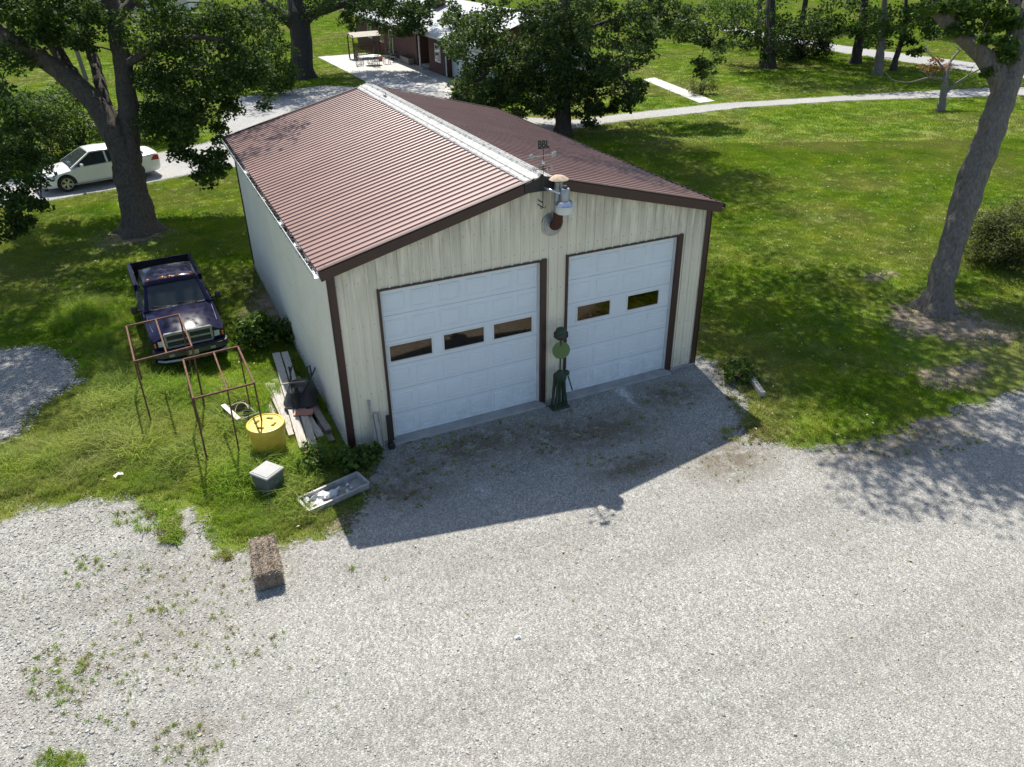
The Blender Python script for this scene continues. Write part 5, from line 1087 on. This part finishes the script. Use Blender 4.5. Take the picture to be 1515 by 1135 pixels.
# --- shrubs
def shrub(u, v, rx, ry, rz, n, r, lab, mat, leaf=.10, per=70, cat='shrub', name='shrub', grp=None, bark='bark_dark', flat_=.9):
    b0 = G(u, v); c = np.array((b0[0], b0[1], rz*.75)); C_, R_ = [], []
    while len(C_) < n:
        q = unit(1)[0]*rng.uniform(.45, 1); p = c+q*np.array((rx, ry, rz))
        if p[2] < .12: continue
        C_.append(p); R_.append(r*rng.uniform(.7, 1.3))
    st = [([b0+np.array((random.uniform(-.1, .1), random.uniform(-.1, .1), -.03)), b0+np.array((random.uniform(-.3, .3)*rx, random.uniform(-.3, .3)*ry, rz*.5)), b0+np.array((random.uniform(-.6, .6)*rx, random.uniform(-.6, .6)*ry, rz*1.1))], [.05*rz**.5, .035*rz**.5, .012]) for _ in range(5)]
    return tree(name, lab, (b0[0], b0[1], 0), st, [(C_, R_)], mat, bark, leaf, per, cat, grp, .1, nseg=6, crownname='foliage', flat_=flat_)
shrub(1495, 388, 1.9, 1.5, 1.15, 190, .34, 'rounded olive green shrub behind the leaning trunk', 'leaf_olive', .075, 120)
shrub(1185, 88, 3.2, 2.6, 1.8, 90, .7, 'dark rounded evergreen shrub among the lawn trees', 'leaf_dark', .16, 80)
shrub(1038, 140, 1.1, .7, .75, 30, .3, 'low dark shrub at the end of the concrete path', 'leaf_olive', .09, 60)
shrub(402, 140, 2.4, 2.0, 2.6, 110, .55, 'tall bright green bush left of the stout trunk', 'leaf_bright', .15, 80)
shrub(45, 246, 2.4, 1.7, 2.4, 110, .5, 'dense green bush in front of the parked sedan nose', 'leaf_maple', .12, 80)
shrub(120, 226, 2.0, 1.5, 2.0, 90, .48, 'loose yellow green bush behind the sedan hood', 'leaf_bright', .12, 75)
shrub(255, 205, 2.2, 1.5, 1.7, 80, .5, 'green bush behind the sedan trunk under the maple', 'leaf_maple', .12, 75)
shrub(700, 172, 1.8, 1.4, 1.5, 60, .4, 'dark green bush under the pin oak behind the garage', 'leaf_maple', .12, 70)
shrub(382, 512, .62, .55, .58, 34, .20, 'broad leaved weed bush between the pickup and the garage wall', 'leaf_bright', .12, 42, 'plant', 'weed_bush')
shrub(425, 505, .4, .5, .4, 16, .18, 'low green weeds against the side wall by the planks', 'leaf_bright', .10, 36, 'plant', 'weed_bush')
shrub(468, 700, .38, .30, .42, 20, .15, 'leafy plant with small red flowers by the tray', 'leaf_bright', .07, 42, 'plant', 'flower_plant')
shrub(528, 690, .55, .28, .30, 24, .15, 'broad dark green leaves at the garage front corner', 'leaf_bright', .12, 26, 'plant', 'leafy_plant')
shrub(1092, 562, .5, .35, .32, 22, .15, 'bushy green weeds where lawn meets gravel by the timber', 'leaf_bright', .07, 50, 'plant', 'weed_bush')
pz = G(468, 700)
for k in range(4):
    a = random.uniform(0, 6.3); o = MB().lathe([(.008, 0), (.024, .015), (.028, .026), (.008, .034)], 8, (pz[0]+.2*math.cos(a), pz[1]-.1+.15*math.sin(a), .48+random.uniform(-.14, .14))).build('flower', 'flower_red', None)
    tag(o, 'small red flower on the leafy plant by the tray', 'flower', 'red flowers of the plant by the tray')
# ================================================================== GRASS, WEEDS, STONES
def clump(n, h, spread, wdt, bend, seed):
    r = np.random.default_rng(seed); m_ = MB()
    for _ in range(n):
        a = r.uniform(0, 6.28); q = spread*math.sqrt(r.random()); x, y = q*math.cos(a), q*math.sin(a); hh = h*r.uniform(.55, 1.15); d = r.uniform(0, 6.28); bx, by = math.cos(d)*hh*bend*r.uniform(.3, 1.3), math.sin(d)*hh*bend*r.uniform(.3, 1.3)
        e = r.uniform(0, 6.28); wx, wy = wdt*math.cos(e), wdt*math.sin(e)
        m_.add([(x-wx, y-wy, -.01), (x+wx, y+wy, -.01), (x+bx*.35+wx*.8, y+by*.35+wy*.8, hh*.6), (x+bx*.35-wx*.8, y+by*.35-wy*.8, hh*.6), (x+bx, y+by, hh*(1-.25*bend))], [(0, 1, 2, 3), (3, 2, 4)])
    me = bpy.data.meshes.new('grass_tuft'); me.from_pydata(m_.v, [], m_.f); return me
def scatter(name, xy, z, scale, metas, mat, label=None):
    n = len(xy); me = bpy.data.meshes.new(name); V = np.column_stack([xy, np.full(n, z)]) if np.isscalar(z) else np.column_stack([xy, z])
    me.vertices.add(n); me.vertices.foreach_set('co', V.astype(np.float32).ravel())
    for nm, arr, ty in (('rz', rng.uniform(0, 6.283, n), 'FLOAT'), ('sc', scale, 'FLOAT'), ('vi', rng.integers(0, len(metas), n), 'INT')):
        a = me.attributes.new(nm, ty, 'POINT'); a.data.foreach_set('value', np.asarray(arr, np.int32 if ty == 'INT' else np.float32))
    o = bpy.data.objects.new(name, me); COL.objects.link(o); o['kind'] = 'stuff'
    col = bpy.data.collections.new(name+'_tufts')
    for i, mt in enumerate(metas):
        q = mt.copy(); q.materials.append(MATS[mat]); so_ = bpy.data.objects.new('%s_tuft' % name, q); col.objects.link(so_)
    ng = bpy.data.node_groups.new(name, 'GeometryNodeTree'); ng.interface.new_socket('Geometry', in_out='INPUT', socket_type='NodeSocketGeometry'); ng.interface.new_socket('Geometry', in_out='OUTPUT', socket_type='NodeSocketGeometry')
    N = ng.nodes; gi, go = N.new('NodeGroupInput'), N.new('NodeGroupOutput'); ip = N.new('GeometryNodeInstanceOnPoints'); ci = N.new('GeometryNodeCollectionInfo')
    ci.inputs[0].default_value = col; ci.inputs['Separate Children'].default_value = True; ci.inputs['Reset Children'].default_value = True
    mp = N.new('GeometryNodeMeshToPoints'); ng.links.new(gi.outputs[0], mp.inputs[0]); ng.links.new(mp.outputs[0], ip.inputs['Points'])
    ng.links.new(ci.outputs[0], ip.inputs['Instance']); ip.inputs['Pick Instance'].default_value = True
    def na(nm, ty):
        q = N.new('GeometryNodeInputNamedAttribute'); q.data_type = ty; q.inputs[0].default_value = nm; return q.outputs[0]
    ng.links.new(na('vi', 'INT'), ip.inputs['Instance Index']); cx = N.new('ShaderNodeCombineXYZ'); ng.links.new(na('rz', 'FLOAT'), cx.inputs[2]); ng.links.new(cx.outputs[0], ip.inputs['Rotation']); ng.links.new(na('sc', 'FLOAT'), ip.inputs['Scale'])
    ng.links.new(ip.outputs[0], go.inputs[0]); md = o.modifiers.new('scatter', 'NODES'); md.node_group = ng; return o
def outside(x, y, extra=()):
    k = sdf(GARAGE, x, y) < -.05
    k &= ~((np.abs(x-19.4-.0) < .0))
    for p, mg in extra: k &= sdf(p, x, y) < mg
    return k
def inview(x, y, mg=320):
    d = np.stack([x, y, np.zeros_like(x)], 1)-CAM; f = d @ AF; u = 757.5+FPX*(d @ AR)/f; v = 567.5-FPX*(d @ AU)/f
    return (f > 1) & (u > -mg) & (u < 1515+mg) & (v > -mg) & (v < 1135+mg), f
EX = [(LOT, -.05), (PATCH, -.05), (DRIVE, -.05), (ROAD, 0), (WALK, 0), (PATIO, 0)]
def lawn_pts(n, x0, x1, y0, y1, fmax, seed):
    r = np.random.default_rng(seed); x, y = r.uniform(x0, x1, n), r.uniform(y0, y1, n); ok, f = inview(x, y); ok &= f < fmax
    x, y, f = x[ok], y[ok], f[ok]; ok = outside(x, y, EX); return x[ok], y[ok], f[ok]
TALLQ = [np.array(p) for p in ((-1.75, -.6), (-.15, -.6), (-.15, 3.6), (-1.75, 3.6))]      # worn ground under the plank stack
short = [clump(26, .055, .15, .006, .7, i) for i in range(5)]
x, y, f = lawn_pts(175000, -16, 42, -8, 34, 42, 1)
# thin out on worn ground round the leaning tree and the maple
wear = np.ones(len(x))
for (u, v, rr) in ((1385, 475, 2.6), (1430, 540, 2.4), (200, 352, 2.0), (1300, 410, .9), (400, 455, 1.2)):
    c = G(u, v); wear *= 1-np.exp(-(((x-c[0])**2+(y-c[1])**2)/rr**2))*(.92*(fnoise(x*.9, y*.9, 3) > .35))
wear *= np.where((sdf(TALLQ, x, y) > -.3), .0, 1.0)
k = rng.random(len(x)) < wear; x, y = x[k], y[k]
scatter('lawn_grass', np.column_stack([x, y]), 0, rng.uniform(.7, 1.35, len(x)), short, 'blade_lawn')
mid_ = [clump(22, .07, .30, .014, .7, 20+i) for i in range(4)]
x, y, f = lawn_pts(280000, -30, 110, -5, 150, 160, 2); k = f > 38; x, y = x[k], y[k]
scatter('far_lawn_grass', np.column_stack([x, y]), 0, rng.uniform(.7, 1.4, len(x)), mid_, 'blade_lawn')
# tall unmown grass round the racks, drum and box
TALL = px((-80, 740), (40, 735), (130, 728), (215, 735), (262, 745), (330, 800), (480, 788), (520, 745), (525, 690), (500, 650), (430, 560), (400, 545), (330, 560), (215, 545), (190, 440), (120, 430), (60, 470), (135, 560), (60, 640), (-80, 690))
r = np.random.default_rng(5); x, y = r.uniform(-9, 1, 60000), r.uniform(-3.5, 12, 60000); s_ = sdf(TALL, x, y); edge = s_+(fnoise(x*1.4, y*1.4, 9)-.5)*1.4
ok = (edge > 0) & outside(x, y); BLK = [(TRK.location.x, TRK.location.y+2.8, 1.0, 3.0), (DR.location.x, DR.location.y, .40, .40), (BX.location.x, BX.location.y, .34, .34), (TR.location.x, TR.location.y, .76, .42), (WB.location.x-.05, WB.location.y-.2, .52, 1.35), (WB.location.x-.45, WB.location.y-.1, .42, .85), (CRB.location.x, CRB.location.y, .40, .6)]
for bx, by, rx, ry in BLK: ok &= ((x-bx)/rx)**2+((y-by)/ry)**2 > 1
k = ok & (r.random(len(x)) < .55); x, y, e = x[k], y[k], edge[k]
tall = [clump(20, .30, .13, .0055, .75, 40+i) for i in range(5)]+[clump(14, .42, .10, .005, 1.0, 48), clump(24, .16, .15, .006, .9, 49)]
hs = np.clip(.45+e*.6, .4, 1.15)*(.25+1.45*fnoise(x*.9, y*.9, 12)); scatter('tall_grass', np.column_stack([x, y]), 0, hs, tall, 'blade_tall')
# weeds and tufts on the gravel
W_ = []
def wpatch(u, v, ru, rv, n, s0, s1):
    for _ in range(n):
        a = random.uniform(0, 6.28); q = math.sqrt(random.random()); p = G(u+ru*q*math.cos(a), v+rv*q*math.sin(a))
        if sdf(GARAGE, np.array([p[0]]), np.array([p[1]]))[0] < -.15: W_.append((p[0], p[1], random.uniform(s0, s1)))
for a in ((95, 1000, 60, 45, 64, .18, .55), (130, 1030, 90, 70, 60, .15, .45), (90, 1125, 40, 12, 40, .3, .7), (280, 1105, 50, 35, 44, .18, .55), (160, 850, 70, 35, 26, .2, .5), (230, 950, 120, 70, 60, .15, .5), (345, 950, 80, 40, 34, .15, .45), (290, 850, 90, 60, 60, .12, .42), (200, 900, 200, 150, 80, .10, .35), (380, 1000, 160, 120, 30, .1, .3), (220, 770, 50, 20, 40, .5, 1.0), (330, 830, 15, 14, 12, .5, .9), (255, 790, 22, 18, 40, .6, 1.1), (130, 830, 20, 10, 8, .3, .6),
          (700, 660, 110, 50, 150, .16, .45), (880, 645, 110, 45, 120, .16, .45), (985, 590, 50, 25, 46, .16, .45), (600, 720, 40, 40, 50, .2, .5), (640, 655, 60, 14, 40, .2, .5), (820, 600, 30, 10, 14, .25, .6), (1070, 680, 60, 40, 40, .14, .4), (940, 690, 80, 20, 40, .14, .36), (890, 830, 400, 160, 40, .12, .28), (1200, 850, 280, 220, 26, .10, .24), (520, 842, 5, 5, 2, .5, .6), (640, 880, 120, 60, 10, .12, .3), (1000, 1000, 400, 120, 16, .1, .22), (540, 690, 22, 18, 16, .4, .8), (1075, 555, 20, 20, 26, .4, .9), (1320, 655, 140, 22, 110, .2, .5), (1120, 645, 60, 14, 60, .4, .9), (1090, 590, 14, 22, 26, .4, .9)): wpatch(*a)
W_ = np.array(W_); weeds = [clump(22, .16, .07, .007, 1.25, 60+i) for i in range(5)]
k = rng.random(len(W_)); g_ = W_[k < .55]; d_ = W_[k >= .55]
scatter('gravel_weeds', g_[:, :2], .016, g_[:, 2], weeds, 'blade_tall'); scatter('dry_weeds', d_[:, :2], .016, d_[:, 2], weeds, 'blade_weed')
# loose stones
def stones(name, x, y, s, mat, z0=.018):
    n = len(x); base = np.array([(1, 0, 0), (-1, 0, 0), (0, 1, 0), (0, -1, 0), (0, 0, 1), (.0, 0, -.6)], float)
    T = np.array([(0, 2, 4), (2, 1, 4), (1, 3, 4), (3, 0, 4), (2, 0, 5), (1, 2, 5), (3, 1, 5), (0, 3, 5)])
    V = base[None]*rng.uniform(.55, 1.3, (n, 6, 1))+rng.normal(0, .16, (n, 6, 3)); V[:, :, 2] *= rng.uniform(.4, .8, (n, 1))
    a = rng.uniform(0, 6.28, n); c_, s_ = np.cos(a)[:, None], np.sin(a)[:, None]; X = V[:, :, 0]*c_-V[:, :, 1]*s_; Y = V[:, :, 0]*s_+V[:, :, 1]*c_
    V = np.stack([X, Y, V[:, :, 2]], 2)*s[:, None, None]; V[:, :, 0] += x[:, None]; V[:, :, 1] += y[:, None]; V[:, :, 2] += z0+s[:, None]*.22
    F = (np.arange(n)*6)[:, None, None]+T[None]; me = npmesh(name, V.reshape(-1, 3), F.reshape(-1, 3), np.repeat(rng.random(n), 6)); o = mk(name, me, mat); o['kind'] = 'stuff'; return o
m, nt, b = newmat('loose_stone'); at = _n(nt, 'ShaderNodeAttribute', attribute_name='tint')
nt.links.new(ramp(nt, at.outputs['Fac'], [(0, (.31, .302, .282)), (.5, (.42, .41, .385)), (1, (.57, .558, .53))]), b.inputs['Base Color']); b.inputs['Roughness'].default_value = .92
r = np.random.default_rng(11); n = 260000; x, y = r.uniform(-9, 22, n), r.uniform(-13, 2, n); ok, f = inview(x, y, 20); s_ = sdf(LOT, x, y); ok &= (s_ > -.1+1.0*(fnoise(x*1.5, y*1.5, 21)-.45)) & outside(x, y)
leftw = np.clip((-x-1.5)/4, 0, 1); near = np.clip(1-f/26, .12, 1); ok &= r.random(n) < (.22+.30*leftw)*np.clip(1.4-f/24, .3, 1)
x, y, lw = x[ok], y[ok], leftw[ok]; stones('loose_gravel', x, y, rng.uniform(.008, .016, len(x))*(1+lw*.45)*(1+(rng.random(len(x)) < .04)*.8), 'loose_stone')
x, y = r.uniform(-9, -4, 6000), r.uniform(4, 10.5, 6000); ok = sdf(PATCH, x, y) > -.1; x, y = x[ok], y[ok]; stones('loose_gravel', x, y, rng.uniform(.014, .036, len(x)), 'loose_stone')
# fallen leaves on lawn and gravel
n = 4200; x, y = r.uniform(-6, 34, n), r.uniform(-11, 22, n); ok, f = inview(x, y); ok &= outside(x, y) & (r.random(n) < np.where(sdf(LOT, x, y) > 0, .10, .55)); x, y = x[ok], y[ok]; n = len(x)
a = r.uniform(0, 6.28, n); s_ = r.uniform(.02, .045, n); z = np.where(sdf(LOT, x, y) > 0, .030, .055)
q = np.stack([np.stack([x+s_*np.cos(a+k)*(1 if i % 2 == 0 else .6), y+s_*np.sin(a+k)*(1 if i % 2 == 0 else .6), z+r.uniform(0, .03, n)], 1) for i, k in enumerate((0, 1.57, 3.14, 4.71))], 1).reshape(-1, 3)
me = npmesh('fallen_leaves', q, np.arange(n*4).reshape(-1, 4)); o = mk('fallen_leaves', me, 'dead_leaf'); o['kind'] = 'stuff'
